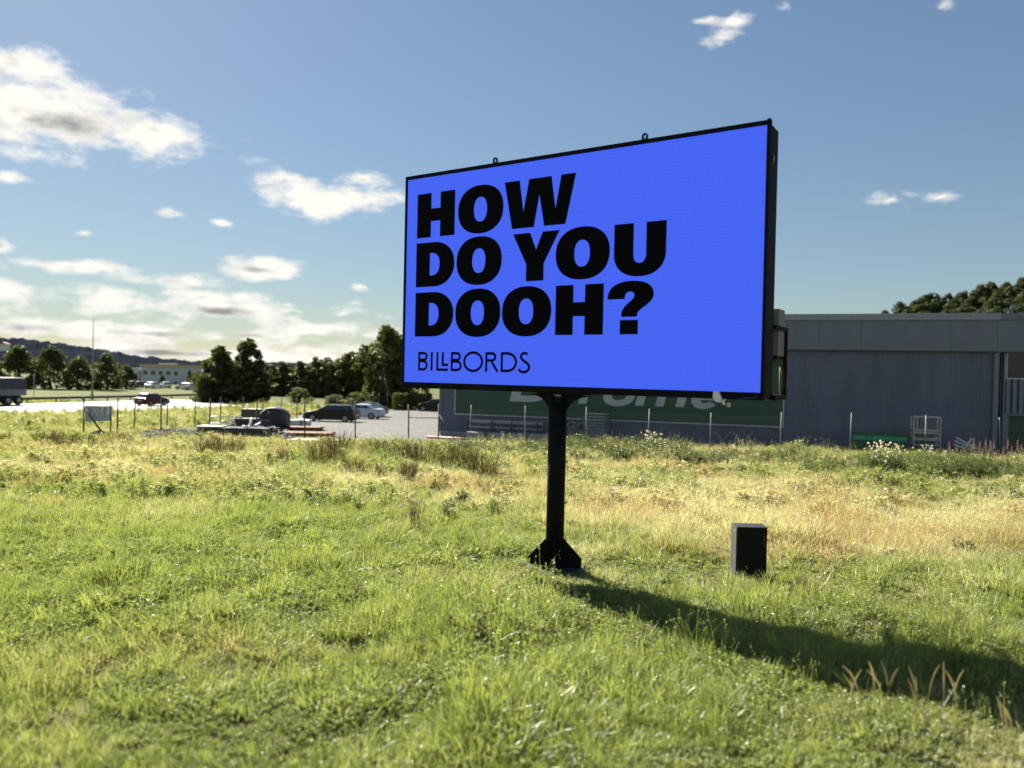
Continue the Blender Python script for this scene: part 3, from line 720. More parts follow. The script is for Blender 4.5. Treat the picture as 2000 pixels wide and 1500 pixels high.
rs0 = lx(1129); put_letter(rs0, [(0, 0), (.5, 0), (.5, xh * .55), (.62, xh * .72), (1.05, xh * .76), (1.05, xh), (.62, xh * .98), (.5, xh * .86), (.5, xh), (0, xh)])
roundo(lx(1174), lx(1236))
ms = lx(1240); mw = lx(1336) - ms; s3 = .50
def arch(x0, x1): return ell((x0 + x1) / 2, xh * .62, (x1 - x0) / 2, xh * .12, 12, 2.2, 180, 0)
put_letter(ms, [(0, 0), (s3, 0), (s3, xh * .62)] + arch(s3, mw / 2 - s3 / 2)[1:-1] + [(mw / 2 - s3 / 2, xh * .62), (mw / 2 - s3 / 2, 0), (mw / 2 + s3 / 2, 0), (mw / 2 + s3 / 2, xh * .62)] + arch(mw / 2 + s3 / 2, mw - s3)[1:-1]
           + [(mw - s3, xh * .62), (mw - s3, 0), (mw, 0), (mw, xh * .7), (mw - .25, xh * .97), (mw - .6, xh), (mw / 2 + .1, xh * .93), (mw / 2 - .5, xh), (s3 + .1, xh * .93), (s3, xh), (0, xh)])
lettere(lx(1346), lx(1401))

# ------------------------------------------------------------------ wire fences
post_grey = mat('fence_post_grey', (.17, .18, .18), .6, .0, var=.2)
post_dark = mat('fence_post_dark', (.07, .065, .06), .7, var=.3)
wire = mat('fence_wire', (.20, .21, .21), .5, .4)
post_mesh = MB().tube([(0, 0, -.2), (0, 0, 2.0)], .028, 8).mesh('post', post_grey)
post_mesh_d = MB().tube([(0, 0, -.2), (0, 0, 2.05)], .04, 8).mesh('post', post_dark)
def fence(name, label, pts, pm, mesh_h=1.75, step=.16, wires=True, group=None, lean=.0):
    root = thing(name, label, 'fence', tuple(pts[0]), 0, group); o0 = pts[0]
    rs = np.random.default_rng(len(pts))
    for p in pts:
        c = inst('post', pm, root, tuple(p - o0)); c.rotation_euler = (rs.normal() * .02, rs.normal() * .02, 0)
        c.scale = (1, 1, .96 + .08 * rs.random())
    if wires:
        mb = MB()
        for a, b in zip(pts[:-1], pts[1:]):
            a, b = a - o0, b - o0; d = b - a; L = math.hypot(d.x, d.y)
            nv = Vector((-d.y, d.x, 0)).normalized() * .005
            def tri(p, q, w_):
                p, q = Vector(p), Vector(q); t = (q - p).normalized(); s = t.cross(nv.normalized()) * w_
                bq = len(mb.v); mb.v += [tuple(p - s), tuple(p + s), tuple(q + s), tuple(q - s)]; mb.f.append((bq, bq + 1, bq + 2, bq + 3)); mb.sm.append(False)
            for zz in (.03, mesh_h): 
                mb.bar(a + Vector((0, 0, zz)), b + Vector((0, 0, zz)), .006)
            n_ = int(L / step)
            for i in range(-int(mesh_h / step), n_):
                for sgn in (1, -1):
                    x0_, x1_ = i * step, i * step + mesh_h; zA, zB_ = (0, mesh_h) if sgn > 0 else (mesh_h, 0)
                    t0, t1 = max(0, -x0_ / mesh_h), min(1, (L - x0_) / mesh_h)
                    if t1 <= t0: continue
                    p = a + d * ((x0_ + t0 * mesh_h) / L) + Vector((0, 0, zA + (zB_ - zA) * t0)); q = a + d * ((x0_ + t1 * mesh_h) / L) + Vector((0, 0, zA + (zB_ - zA) * t1))
                    tri(p + nv * sgn, q + nv * sgn, .0022)
        w_ = mb.build('wire_mesh', wire, root, fix=False); w_['kind'] = 'stuff'
    return root
def gpt(px, py): return gp(px, py)
A1, B1 = gpt(856, 866), gpt(1953, 897)
pxs = [917, 1025, 1144, 1265, 1387, 1523, 1660, 1807, 1953]
def on_line(A, B, px):
    lo, hi = -1.0, 2.0
    def scr_x(p):
        v = p - CAM; return 1000 + FPX * v.dot(Rv) / v.dot(Fv)
    for _ in range(50):
        m = (lo + hi) / 2; p = A + (B - A) * m
        if scr_x(p) < px: lo = m
        else: hi = m
    p = A + (B - A) * lo; return Vector((p.x, p.y, gzf(p.x, p.y)))
fpts = [on_line(A1, B1, p) for p in pxs] 
fpts.append(fpts[-1] + (fpts[-1] - fpts[-2])); fpts.append(fpts[-1] + (fpts[-1] - fpts[-2]))
for p in fpts: p.z = gzf(p.x, p.y)
fence('wire_fence', 'wire mesh fence with thin pale posts along the front of the warehouse', fpts, post_grey and post_mesh)
A2, B2 = gpt(229, 849), gpt(856, 864)
yp = [on_line(A2, B2, p) for p in (229, 314, 408, 500, 595, 694, 798)]
yf = fence('yard_fence', 'dark post fence along the near side of the gravel yard', yp, post_mesh_d, wires=False)
# gate bay next to the warehouse corner
gl, gr = on_line(A2, B2, 856), yp[-1]
gate = thing('fence_gate', 'fence bay with a slanting brace beside the warehouse corner', 'gate', tuple(gl), 0)
inst('post', post_mesh_d, gate, (0, 0, 0))
MB().tube([gr - gl + Vector((0, 0, 1.30)), Vector((0, 0, 1.30))], .022, 6).build('rail', post_dark, gate)
MB().tube([Vector((0, 0, 1.55)), (fpts[0] - gl) * .55 + Vector((0, 0, .1))], .03, 6).build('brace', post_dark, gate)
A3, B3 = gpt(262, 842), gpt(756, 799)
rear = [A3 + (B3 - A3) * (i / 15) for i in range(16)]
for p in rear: p.z = gzf(p.x, p.y)
fence('rear_fence', 'row of dark fence posts along the far side of the gravel yard', rear, post_mesh_d, wires=False)
# banner sign between two posts at the left end
sA = gpt(163, 850); 
sgn = thing('fence_sign', 'grey blue banner sign with white capitals on braced posts at the field edge', 'sign', tuple(sA), 0)
inst('post', post_mesh_d, sgn, (0, 0, 0)); 
sB = gpt(222, 849); sd = sB - sA; sd.z = 0; sd.normalize()
dS = sA.y
def sgp(px, py):
    p = at(px, py, dS); return p - sA
pl = [sgp(166, 792), sgp(215, 793), sgp(215, 822), sgp(166, 823.5)]
mb = MB(); th = Vector((0, .04, 0)); mb.add([p for p in pl] + [p + th for p in pl], [(3, 2, 1, 0), (4, 5, 6, 7), (0, 1, 5, 4), (1, 2, 6, 5), (2, 3, 7, 6), (3, 0, 4, 7)])
ban = mb.build('banner', mat('banner_blue_grey', (.29, .37, .41), .6, var=.15, scale=3), sgn)
MB().bar(pl[1] + Vector((.04, .02, .05)), Vector((pl[1].x + .04, .02, pl[2].z - .9)), .05).build('post', post_dark, sgn)
MB().tube([sgp(165, 794) + Vector((0, -.10, 0)), sgp(205, 842) + Vector((0, -.35, 0))], .045, 6).build('brace', post_dark, sgn)
wl = mat('banner_white', (.88, .89, .84), .6, var=.03)
bw = (pl[1].x - pl[0].x)
def bar_letter(strokes, ox):
    mb = MB(); h = .46; wd = .22
    for a, b in strokes:
        mb.bar((ox + a[0] * wd, -.012, pl[3].z + .36 + a[1] * h), (ox + b[0] * wd, -.012, pl[3].z + .36 + b[1] * h), .105, .012)
    mb.build('letter', wl, ban)
LT = {'C': [((1, 1), (0, 1)), ((0, 1), (0, 0)), ((0, 0), (1, 0))], 'A': [((0, 0), (.5, 1)), ((.5, 1), (1, 0)), ((.2, .4), (.8, .4))],
      'R': [((0, 0), (0, 1)), ((0, 1), (1, 1)), ((1, 1), (1, .5)), ((1, .5), (0, .5)), ((.4, .5), (1, 0))],
      'G': [((1, 1), (0, 1)), ((0, 1), (0, 0)), ((0, 0), (1, 0)), ((1, 0), (1, .5)), ((1, .5), (.6, .5))], 'H': [((0, 0), (0, 1)), ((1, 0), (1, 1)), ((0, .5), (1, .5))]}
for i, ch in enumerate('CARGH'): bar_letter(LT[ch], pl[0].x + bw * .11 + i * .275)

# ------------------------------------------------------------------ vehicles
def arc_pts(cx, cz, r, a0, a1, n=8): return [(cx + r * math.cos(R(a0 + (a1 - a0) * i / n)), cz + r * math.sin(R(a0 + (a1 - a0) * i / n))) for i in range(n + 1)]
def paint(name, col, rough=.28): return mat(name, col, rough, 0.0, var=.05, scale=2, spec=.4)
def loft(outlines):
    """outlines: list of (y, [(x, z)...]) with equal counts -> closed body"""
    mb = MB(); n = len(outlines[0][1])
    for y, o in outlines: mb.v += [(x, y, z) for x, z in o]
    for k in range(len(outlines) - 1):
        for i in range(n):
            j = (i + 1) % n; mb.f.append((k * n + i, k * n + j, (k + 1) * n + j, (k + 1) * n + i)); mb.sm.append(True)
    for k, rev in ((0, False), (len(outlines) - 1, True)):
        tri = geometry.tessellate_polygon([[Vector((x, z, 0)) for x, z in outlines[k][1]]])
        for t in tri: mb.f.append(tuple(k * n + i for i in (reversed(t) if rev else t))); mb.sm.append(False)
    return mb
def car(name, label, cat, loc, rz, col_mat, L=4.5, Wd=1.78, Hh=1.46, style='estate', group=None):
    root = thing(name, label, cat, loc, rz, group)
    wr = .315; xf, xb = L / 2 - .88, -L / 2 + .80
    if style == 'sedan': top = [(-L / 2, .62), (-L / 2 + .03, .93), (-L / 2 + .28, 1.02), (-L / 2 + .62, 1.03)]; belt0, belt1, rf0, rf1 = -L / 2 + .50, L / 2 - 1.25, -L / 2 + 1.35, L / 2 - 2.10
    elif style == 'suv': top = [(-L / 2, .60), (-L / 2 + .03, 1.02), (-L / 2 + .14, 1.08)]; belt0, belt1, rf0, rf1 = -L / 2 + .10, L / 2 - 1.25, -L / 2 + .42, L / 2 - 1.95
    elif style == 'hatch': top = [(-L / 2, .60), (-L / 2 + .03, .92), (-L / 2 + .12, .98)]; belt0, belt1, rf0, rf1 = -L / 2 + .12, L / 2 - 1.02, -L / 2 + .62, L / 2 - 1.75
    else: top = [(-L / 2, .60), (-L / 2 + .03, .95), (-L / 2 + .12, 1.00)]; belt0, belt1, rf0, rf1 = -L / 2 + .10, L / 2 - 1.22, -L / 2 + .50, L / 2 - 2.05
    bz = top[-1][1]
    hood = [(L / 2 - 1.2, bz - .03), (L / 2 - .55, bz - .13), (L / 2 - .18, bz - .27), (L / 2 - .02, .55), (L / 2, .38), (L / 2 - .06, .24)]
    out = top + hood + [(xf + wr + .06, .20)] + arc_pts(xf, wr, wr + .055, 0, 180, 8) + [(xf - wr - .08, .19), (xb + wr + .08, .19)] + arc_pts(xb, wr, wr + .055, 0, 180, 8) + [(xb - wr - .06, .22), (-L / 2 + .05, .28)]
    def sh(o, k, dz): return [(x * k, z + (dz if z > .6 else 0)) for x, z in o]
    hw = Wd / 2
    loft([(-hw + .02, sh(out, .985, -.05)), (-hw + .0, sh(out, .995, -.02)), (-hw + .12, sh(out, 1, 0)), (hw - .12, sh(out, 1, 0)), (hw, sh(out, .995, -.02)), (hw - .02, sh(out, .985, -.05))]).build('body', col_mat, root)
    # cabin: pillars and roof in body colour round dark glass
    zb = bz - .03; wb, wr2 = hw - .07, hw - .25
    P = [(belt0, -wb, zb), (belt1, -wb, zb), (belt1, wb, zb), (belt0, wb, zb), (rf0, -wr2, Hh - .04), (rf1, -wr2, Hh - .04), (rf1, wr2, Hh - .04), (rf0, wr2, Hh - .04)]
    cab = MB().add(P, [(0, 1, 5, 4), (1, 2, 6, 5), (2, 3, 7, 6), (3, 0, 4, 7), (4, 5, 6, 7)]).build('cabin', col_mat, root, .03)
    MB().add([(rf0 - .03, -wr2, Hh - .045), (rf1 + .03, -wr2, Hh - .045), (rf1 + .03, wr2, Hh - .045), (rf0 - .03, wr2, Hh - .045), (rf0 + .12, -wr2 + .12, Hh), (rf1 - .12, -wr2 + .12, Hh), (rf1 - .12, wr2 - .12, Hh), (rf0 + .12, wr2 - .12, Hh)],
             [(4, 5, 6, 7), (0, 1, 5, 4), (1, 2, 6, 5), (2, 3, 7, 6), (3, 0, 4, 7)]).build('roof', col_mat, root, .03)
    def quad(a, b, c_, d, off, name='window', m=glass):
        a, b, c_, d = map(Vector, (a, b, c_, d)); n_ = (b - a).cross(d - a).normalized() * off
        MB().add([a + n_, b + n_, c_ + n_, d + n_, a - n_, b - n_, c_ - n_, d - n_], [(0, 1, 2, 3), (7, 6, 5, 4), (0, 4, 5, 1), (1, 5, 6, 2), (2, 6, 7, 3), (3, 7, 4, 0)]).build(name, m, root)
    for s in (-1, 1):
        def side(u, v):
            x = (belt0 + (belt1 - belt0) * u) * (1 - v) + (rf0 + (rf1 - rf0) * u) * v
            return Vector((x, s * (wb * (1 - v) + wr2 * v), zb + (Hh - .04 - zb) * v))
        cuts = [(.06, .33), (.36, .62), (.65, .95)] if style in ('estate', 'suv') else [(.10, .46), (.49, .94)]
        for a, b in cuts: quad(side(a, .12), side(b, .12), side(b, .88), side(a, .88), .012 * (1 if s < 0 else -1))
        MB().box(belt1 - .42, belt1 - .26, s * (hw + .06) - .07, s * (hw + .06) + .07, zb + .02, zb + .14).build('mirror', col_mat, root, .03)
        for hx_ in (belt0 + (belt1 - belt0) * .52, belt0 + (belt1 - belt0) * .28):
            MB().box(hx_, hx_ + .16, s * (hw + .005) - .015, s * (hw + .005) + .015, bz - .17, bz - .14).build('handle', dark_steel, root)
        for xx in (xf, xb):
            tw = MB().tube([(xx, s * (hw - .20), wr), (xx, s * (hw - .01), wr)], wr, 24).build('wheel', tyre, root)
            rm_ = MB().tube([(xx, s * (hw - .012), wr), (xx, s * (hw + .002), wr)], wr * .62, 16)
            for q in range(5):
                a = R(72 * q + 20); rm_.bar((xx, s * (hw + .008), wr), (xx + math.cos(a) * wr * .6, s * (hw + .008), wr + math.sin(a) * wr * .6), .05, .02)
            rm_.build('rim', alloy, tw)
        MB().box(L / 2 - .30, L / 2 - .07, s * (hw - .24) - .17, s * (hw - .24) + .17, .58, .70).build('headlight', lamp_clear, root, .02)
        MB().box(-L / 2 - .006, -L / 2 + .16, s * (hw - .14) - .13, s * (hw - .14) + .13, .74, .92).build('taillight', lamp_red, root, .015)
    k = .06
    quad((belt1 + (rf1 - belt1) * .08, -wb + .08, zb + (Hh - .04 - zb) * .08), (belt1 + (rf1 - belt1) * .08, wb - .08, zb + (Hh - .04 - zb) * .08), (belt1 + (rf1 - belt1) * .92, wr2 - .04, zb + (Hh - .04 - zb) * .92), (belt1 + (rf1 - belt1) * .92, -wr2 + .04, zb + (Hh - .04 - zb) * .92), .012, 'windscreen')
    quad((belt0 + (rf0 - belt0) * .12, -wb + .10, zb + (Hh - .04 - zb) * .12), (belt0 + (rf0 - belt0) * .12, wb - .10, zb + (Hh - .04 - zb) * .12), (belt0 + (rf0 - belt0) * .9, wr2 - .05, zb + (Hh - .04 - zb) * .9), (belt0 + (rf0 - belt0) * .9, -wr2 + .05, zb + (Hh - .04 - zb) * .9), -.012, 'rear_window')
    MB().box(L / 2 - .04, L / 2 + .012, -.26, .26, .40, .51).build('number_plate', lamp_clear, root)
    MB().box(-L / 2 - .012, -L / 2 + .04, -.26, .26, .55, .66).build('number_plate', lamp_clear, root)
    MB().box(-L / 2 + .25, L / 2 - .25, -hw + .15, hw - .15, .16, .30).build('underbody', black_rubber, root)
    return root
car_black = paint('car_black', (.004, .0045, .005)); car_silver = paint('car_silver', (.50, .54, .60)); car_dark = paint('car_dark', (.03, .025, .028)); car_red = paint('car_red', (.10, .012, .015)); car_white = paint('car_white', (.7, .7, .7)); car_blue = paint('car_blue', (.06, .09, .14))
pc = gp(648, 824)
car('parked_car', 'black estate car parked side on at the edge of the gravel yard', 'car', tuple(pc + Vector((0, 0, .05))), R(172), car_black, 4.55, style='estate')
p2 = gp(712, 819)
car('parked_car', 'silver saloon car parked just behind the black estate', 'car', tuple(gp(703, 818.5) + Vector((0, 0, .05))), R(168), car_silver, 4.6, Hh=1.43, style='sedan')
car('parked_car', 'dark car parked behind the silver saloon, only its tail showing', 'car', tuple(gp(713, 813.5) + Vector((0, 0, .05))), R(166), car_dark, 4.5, style='sedan')
ps = gp(846, 803)
car('parked_car', 'dark estate car parked by the hedge at the warehouse corner', 'car', tuple(gp(851, 804) + Vector((0, 0, .05))), R(172), car_black, 4.5, Hh=1.5, style='suv')
pr_ = gp(297, 793)
car('moving_car', 'dark red hatchback driving along the road', 'car', tuple(pr_ + Vector((0, 0, .07))), math.atan2(rdir.y, rdir.x), car_red, 4.0, Hh=1.48, style='hatch')
# small cars far off in front of the white building
far_cols = [(258, 757, car_red, 'reddish car parked under the trees left of the white building'), (283, 757.5, car_dark, 'dark car parked before the left end of the white building'), (300, 759, car_white, 'white car parked before the white building near the round bush'),
            (324, 758, car_silver, 'silver car parked before the middle of the white building'), (362, 761, car_white, 'pale car parked before the right end of the white building'), (380, 762, car_silver, 'silver car parked right of the white building by the tall trees')]
base_c = None
for i, (px, py, cm, lab) in enumerate(far_cols):
    p = gp(px, py)
    if i == 0: base_c = car('distant_car', lab, 'car', tuple(p), R(20), car_red, 4.4, style='hatch', group='cars parked by the white building')
    else:
        c = copy_tree(base_c, loc=tuple(p), rz=R(10 + 37 * i), label=lab); recolour(c, car_red, cm)
# lorry at the left edge
pt = gp(-6, 792)
lorry = thing('lorry', 'grey lorry with a long silver sided trailer on the road at the left edge', 'lorry', (pt.x, pt.y, pt.z + .07), math.atan2(rdir.y, rdir.x))
MB().box(-9, 2.6, -1.25, 1.25, 1.05, 1.75).build('trailer_side', mat('lorry_silver', (.20, .205, .22), .4, var=.1), lorry, .02)
MB().box(-8.95, 2.55, -1.22, 1.22, 1.755, 3.05).build('tarpaulin', mat('lorry_tarp', (.05, .055, .065), .6, var=.2, bump=.3, bscale=3), lorry, .04)
MB().box(-9, 2.5, -.5, .5, .75, 1.04).build('chassis', dark_steel, lorry)
MB().box(-6.5, -.6, -1.2, -1.15, .45, .95).build('side_guard', dark_steel, lorry)
for xx in (-7.8, -6.5, -5.2, .4, 1.7):
    for s in (-1, 1):
        w_ = MB().tube([(xx, s * .85, .5), (xx, s * 1.2, .5)], .5, 20).build('wheel', tyre, lorry)
        MB().tube([(xx, s * 1.19, .5), (xx, s * 1.215, .5)], .27, 12).build('rim', alloy, w_)

# guard rail along the far side of the road
GA = RB + rn * .6
gr_ = thing('guard_rail', 'low steel guard rail along the far edge of the road', 'guard rail', tuple(GA), 0)
prof = [(0, .42), (.05, .47), (.0, .52), (.05, .58), (.0, .63), (.05, .68), (0, .73)]
mb = MB(); prev = None
g0 = -40
for i in range(28):
    q = GA + rdir * (g0 + i * 3.0); b = len(mb.v)
    mb.v += [(q.x - GA.x - rn.x * a, q.y - GA.y - rn.y * a, gzf(q.x, q.y) - GA.z + h + .05) for a, h in prof]
    if i:
        for k in range(len(prof) - 1): mb.f.append((b - len(prof) + k, b + k, b + k + 1, b - len(prof) + k + 1)); mb.sm.append(False)
mb.build('rail', mat('guard_rail_grey', (.13, .13, .12), .6, .2), gr_, fix=False)
pm_ = MB().box(-.06, .06, -.06, .06, -.1, .78).mesh('post', dark_steel)
for i in range(21):
    q = GA + rdir * (g0 + i * 4.0) + rn * .08; inst('post', pm_, gr_, (q.x - GA.x, q.y - GA.y, gzf(q.x, q.y) - GA.z))
# lamp mast beside the road, and a thin flag mast
lp = gp(180, 781); dm = lp.y
def hgt(px, py, p): return at(px, py, p.y).z - p.z
mast = thing('lamp_mast', 'tall thin grey mast beside the road in front of the round trees', 'mast', tuple(lp), 0)
H_ = hgt(180, 622, lp)
MB().tube([(0, 0, -.2), (0, 0, hgt(180, 700, lp)), (0, 0, H_)], [.13, .08, .025], 10).build('mast_pole', mat('mast_grey', (.24, .24, .22), .6), mast)
MB().box(-.14, .14, -.1, .1, -.1, .9).build('foot', galv, mast)
tag(mast, None)
p65 = gp(66, 777)
m2 = thing('sign_post', 'slim grey post on the verge in front of the left trees', 'post', tuple(p65), 0)
MB().tube([(0, 0, -.2), (0, 0, hgt(66, 735, p65))], .05, 8).build('shaft', galv, m2)
MB().box(-.12, .12, -.04, .04, hgt(66, 735, p65), hgt(66, 735, p65) + .3).build('plate', galv, m2)

# white building far left, low annex beside it
pb_ = gp(275, 757); pb_ = at(275, 757, 215); pb_.z = gzf(pb_.x, pb_.y)
wb_ = thing('white_building', 'pale flat roofed office building with an orange roof edge far behind the road', 'building', tuple(pb_), R(-2))
bwid = at(357, 740, 215).x - pb_.x; bh = hgt(300, 717, pb_); 
bwhite = mat('render_white', (.50, .54, .58), .8, var=.06, scale=.5); borange = mat('orange_edge', (.52, .36, .24), .7)
MB().box(0, bwid, 0, 12, -2, bh - .01).build('wall', bwhite, wb_)
rf_ = MB().box(-.3, bwid + .3, -.5, 12.3, bh, bh + .75).build('roof', borange, wb_)
MB().box(-5, -.31, -.2, 10, -2, bh * .93).build('wing', bwhite, wb_)
MB().box(bwid * .3, bwid * .55, 3, 8, bh + .755, bh + 1.2).build('plant_room', bwhite, rf_)
wmesh = MB().box(0, 1.25, -.05, .03, 0, 1.25).mesh('window', mat('window_frame_grey', (.30, .32, .34), .6)); pmesh = MB().box(.10, 1.15, -.075, -.04, .10, 1.15).mesh('pane', mat('window_dark', (.07, .085, .10), .15))
nw = int(bwid / 2.1)
for fl in range(2):
    for i in range(nw):
        w_ = inst('window', wmesh, wb_, (.6 + i * (bwid - .8) / nw, 0, bh - 2.2 - fl * 3.0)); inst('pane', pmesh, w_)
pa = at(372, 760, 230); pa.z = gzf(pa.x, pa.y)
an = thing('annex_building', 'low pale annex behind the right end of the white office building', 'building', tuple(pa), R(-2))
ah = hgt(380, 723, pa)
MB().box(-3, 9, 0, 8, -2, ah - .01).build('wall', bwhite, an); MB().box(-3.3, 9.3, -.3, 8.3, ah, ah + .4).build('roof', mat('roof_grey', (.25, .26, .27), .8), an)
for i in range(4):
    w_ = inst('window', wmesh, an, (-1.5 + i * 2.6, 0, ah - 2.2)); inst('pane', pmesh, w_)
hs = at(7, 672, 900); ho = thing('hill_house', 'tiny pale house among the trees on the dark hillside', 'house', (hs.x, hs.y, hs.z - 2), 0)
MB().box(-6, 6, -3, 3, -6, 2).build('wall', bwhite, ho); MB().prism([(-6.4, 2.02), (6.4, 2.02), (0, 4.6)], 'y', -3.3, 3.3).build('roof', rust, ho)

# ------------------------------------------------------------------ things stored in the yard (left)
def sized(px0, px1, y): return at(px1, 830, y).x - at(px0, 830, y).x
def pxh(px, py0, py1, y): return (py1 - py0) / FPX * y
b = gp(528, 843); y_ = b.y
tw = sized(505, 553, y_); thh = pxh(528, 796, 843, y_)
t = thing('storage_tank', 'dark rounded plastic tank lying among the building materials', 'tank', tuple(b), R(-8))
prof = [(-tw / 2, 0), (-tw / 2, thh * .62)] + [(tw / 2 * math.cos(R(a)), thh * .62 + thh * .38 * math.sin(R(a))) for a in range(165, 14, -15)] + [(tw / 2, thh * .62), (tw / 2, 0)]
mb = MB(); secs = [(-.0, .93), (.08, 1.0), (.5, 1.0), (.58, 1.015), (.66, 1.0), (1.2, 1.0), (1.28, .93)]
n_ = len(prof)
for q, k in secs: mb.v += [(a * k + random.uniform(-.035, .035), q + random.uniform(-.02, .02), c * k + random.uniform(-.03, .03) * (c > .1)) for a, c in prof]
for i in range(len(secs) - 1):
    for j in range(n_): mb.f.append((i * n_ + j, i * n_ + (j + 1) % n_, (i + 1) * n_ + (j + 1) % n_, (i + 1) * n_ + j)); mb.sm.append(True)
mb.f.append(tuple(reversed(range(n_)))); mb.sm.append(False); mb.f.append(tuple((len(secs) - 1) * n_ + j for j in range(n_))); mb.sm.append(False)
mb.build('shell', dark_tarp, t)
MB().tube([(-.1, -.02, thh * .80), (-.1, -.10, thh * .80)], .09, 14).build('filler_cap', grey_steel, t); MB().tube([(.28, .1, thh * .9), (.28, .02, thh * .86)], .06, 12).build('valve', grey_steel, t)
# bench with pale top and grey crate under it
b = gp(488, 836); y2 = b.y; cw_ = sized(472, 505, y2); chh = pxh(488, 800, 836, y2)
t = thing('work_bench', 'tall grey bench with a pale sunlit top beside the dark tank', 'bench', tuple(b), 0)
MB().box(-cw_ / 2 - .06, cw_ / 2 + .06, -.05, .75, chh, chh + .05).build('bench_top', pale_wood, t, .01)
MB().box(-cw_ / 2 + .06, cw_ / 2 - .06, .04, .66, .1, chh - .02).build('crate_body', mat('dull_green_grey', (.07, .08, .075), .7, var=.2), t)
for sx in (-1, 1):
    for sy in (.02, .68): MB().box(sx * cw_ / 2 - .04, sx * cw_ / 2 + .04, sy - .035, sy + .035, -.05, chh - .005).build('leg', dark_steel, t)
MB().tube([(-.35, .3, chh + .05), (-.35, .3, chh + .2), (-.30, .3, chh + .34), (-.22, .3, chh + .36)], .06, 10).build('tap', white_plastic, t)
# dark crate / trailer
b = gp(476, 840); y3 = b.y; cw_ = sized(452, 500, y3); ch2 = pxh(476, 816, 838, y3)
t = thing('tool_crate', 'long dark grey slatted crate in front of the grey bench', 'crate', tuple(b), R(3))
MB().box(-cw_ / 2 + .02, cw_ / 2 - .02, .03, .9, 0, ch2 - .03).build('body', dark_steel, t)
cs = MB().box(-cw_ / 2, cw_ / 2, -.012, .028, 0, ch2 / 4 - .02).mesh('slat', mat('slat_grey', (.05, .05, .052), .8, var=.3))
for k in range(4): inst('slat', cs, t, (0, 0, k * ch2 / 4))
MB().box(-cw_ / 2, cw_ / 2, -.03, .94, ch2 - .02, ch2 + .02).build('lid', dark_steel, t)
tag(t, None)
b0 = at(462, 814, y3); t = thing('spare_hoop', 'small dark lump of rope on top of the slatted crate', 'rope', (b0.x, y3 + .4, gp(476, 840).z + ch2 + .02), 0)
MB().tube([(.22 * math.cos(R(a)), .16 * math.sin(R(a)), .05 + .02 * math.sin(R(a * 3))) for a in range(0, 700, 20)], .035, 6).build('rope', black_rubber, t)
# bent pipe railings
def rail_frame(px0, px1, pyt, pyb, D, lab, rad=.035):
    a, c = at(px0, pyb, D), at(px1, pyb, D); L = c.x - a.x; h = (pyb - pyt) / FPX * D; g = gzf(a.x, D)
    r_ = thing('pipe_rail', lab, 'railing', (a.x, D, g), 0, None); base = a.z - g
    pts = [(0, 0, -.1), (0, 0, base + h * .7)] + [(.18 - .18 * math.cos(R(q)), 0, base + h * .7 + h * .3 * math.sin(R(q))) for q in (30, 60, 90)] + [(L, 0, base + h), (L, 0, -.1)]
    MB().tube(pts, rad, 8).build('bent_pipe', galv, r_); MB().tube([(0.02, 0, base + .02), (L - .02, 0, base + .02)], rad * .85, 8).build('cross_pipe', galv, r_); return r_
rail_frame(409, 455, 813, 827, y3 - .2, 'long bent steel pipe railing left of the slatted crate')
rail_frame(431, 452, 822, 832, y3 - .7, 'short bent steel pipe loop in front of the long railing')
# long low stack with pale top edge
b = gp(455, 857); y4 = b.y; wl_ = sized(390, 524, y4); hl = pxh(455, 834, 856, y4)
t = thing('beam_stack', 'long low stack of dark grey concrete beams behind the weeds', 'stack', tuple(b), R(2))
bmm = MB().box(-wl_ / 2, wl_ / 2, -.18, .18, 0, hl / 2 - .015).mesh('beam', mat('beam_grey', (.045, .048, .052), .85, var=.25, bump=.3))
for r_ in range(2):
    for q in range(3): inst('beam', bmm, t, (random.uniform(-.15, .15), q * .4, r_ * hl / 2))
MB().box(-wl_ / 2 - .1, -wl_ / 2 + wl_ * .33, -.1, .9, hl - .01, hl + .05).build('board', pale_wood, t)
# white scraps lying on the stack
t2 = thing('white_scraps', 'crooked white plastic scraps thrown on the beam stack', 'scraps', (b.x + .15, y4 + .3, b.z + hl + .02), 0)
rs = np.random.default_rng(5)
for k in range(7):
    a = np.array([rs.uniform(-.9, .9), rs.uniform(-.2, .3), .05]); d = rs.normal(size=3) * .22; d[2] = abs(d[2]) * 1.2
    MB().tube([tuple(a), tuple(a + d * .6 + rs.normal(size=3) * .05), tuple(a + d + rs.normal(size=3) * .08)], [.05, .065, .04], 6).build('scrap', white_plastic, t2)
# pipes heap
b = gp(505, 859); t = thing('pipe_heap', 'heap of short grey pipes lying at the end of the beam stack', 'pipes', tuple(b), 0)
for k in range(12):
    r_ = .05 + .03 * rs.random(); c_ = np.array([rs.uniform(-.5, .5), rs.uniform(-.1, .5), .06 + .045 * (k % 5)]); a = rs.uniform(-.35, .35)
    d = np.array([math.cos(a), math.sin(a), .06]) * rs.uniform(.35, .6)
    MB().tube([tuple(c_ - d), tuple(c_ + d)], r_, 8).build('pipe', grey_steel if k % 3 else white_plastic, t)
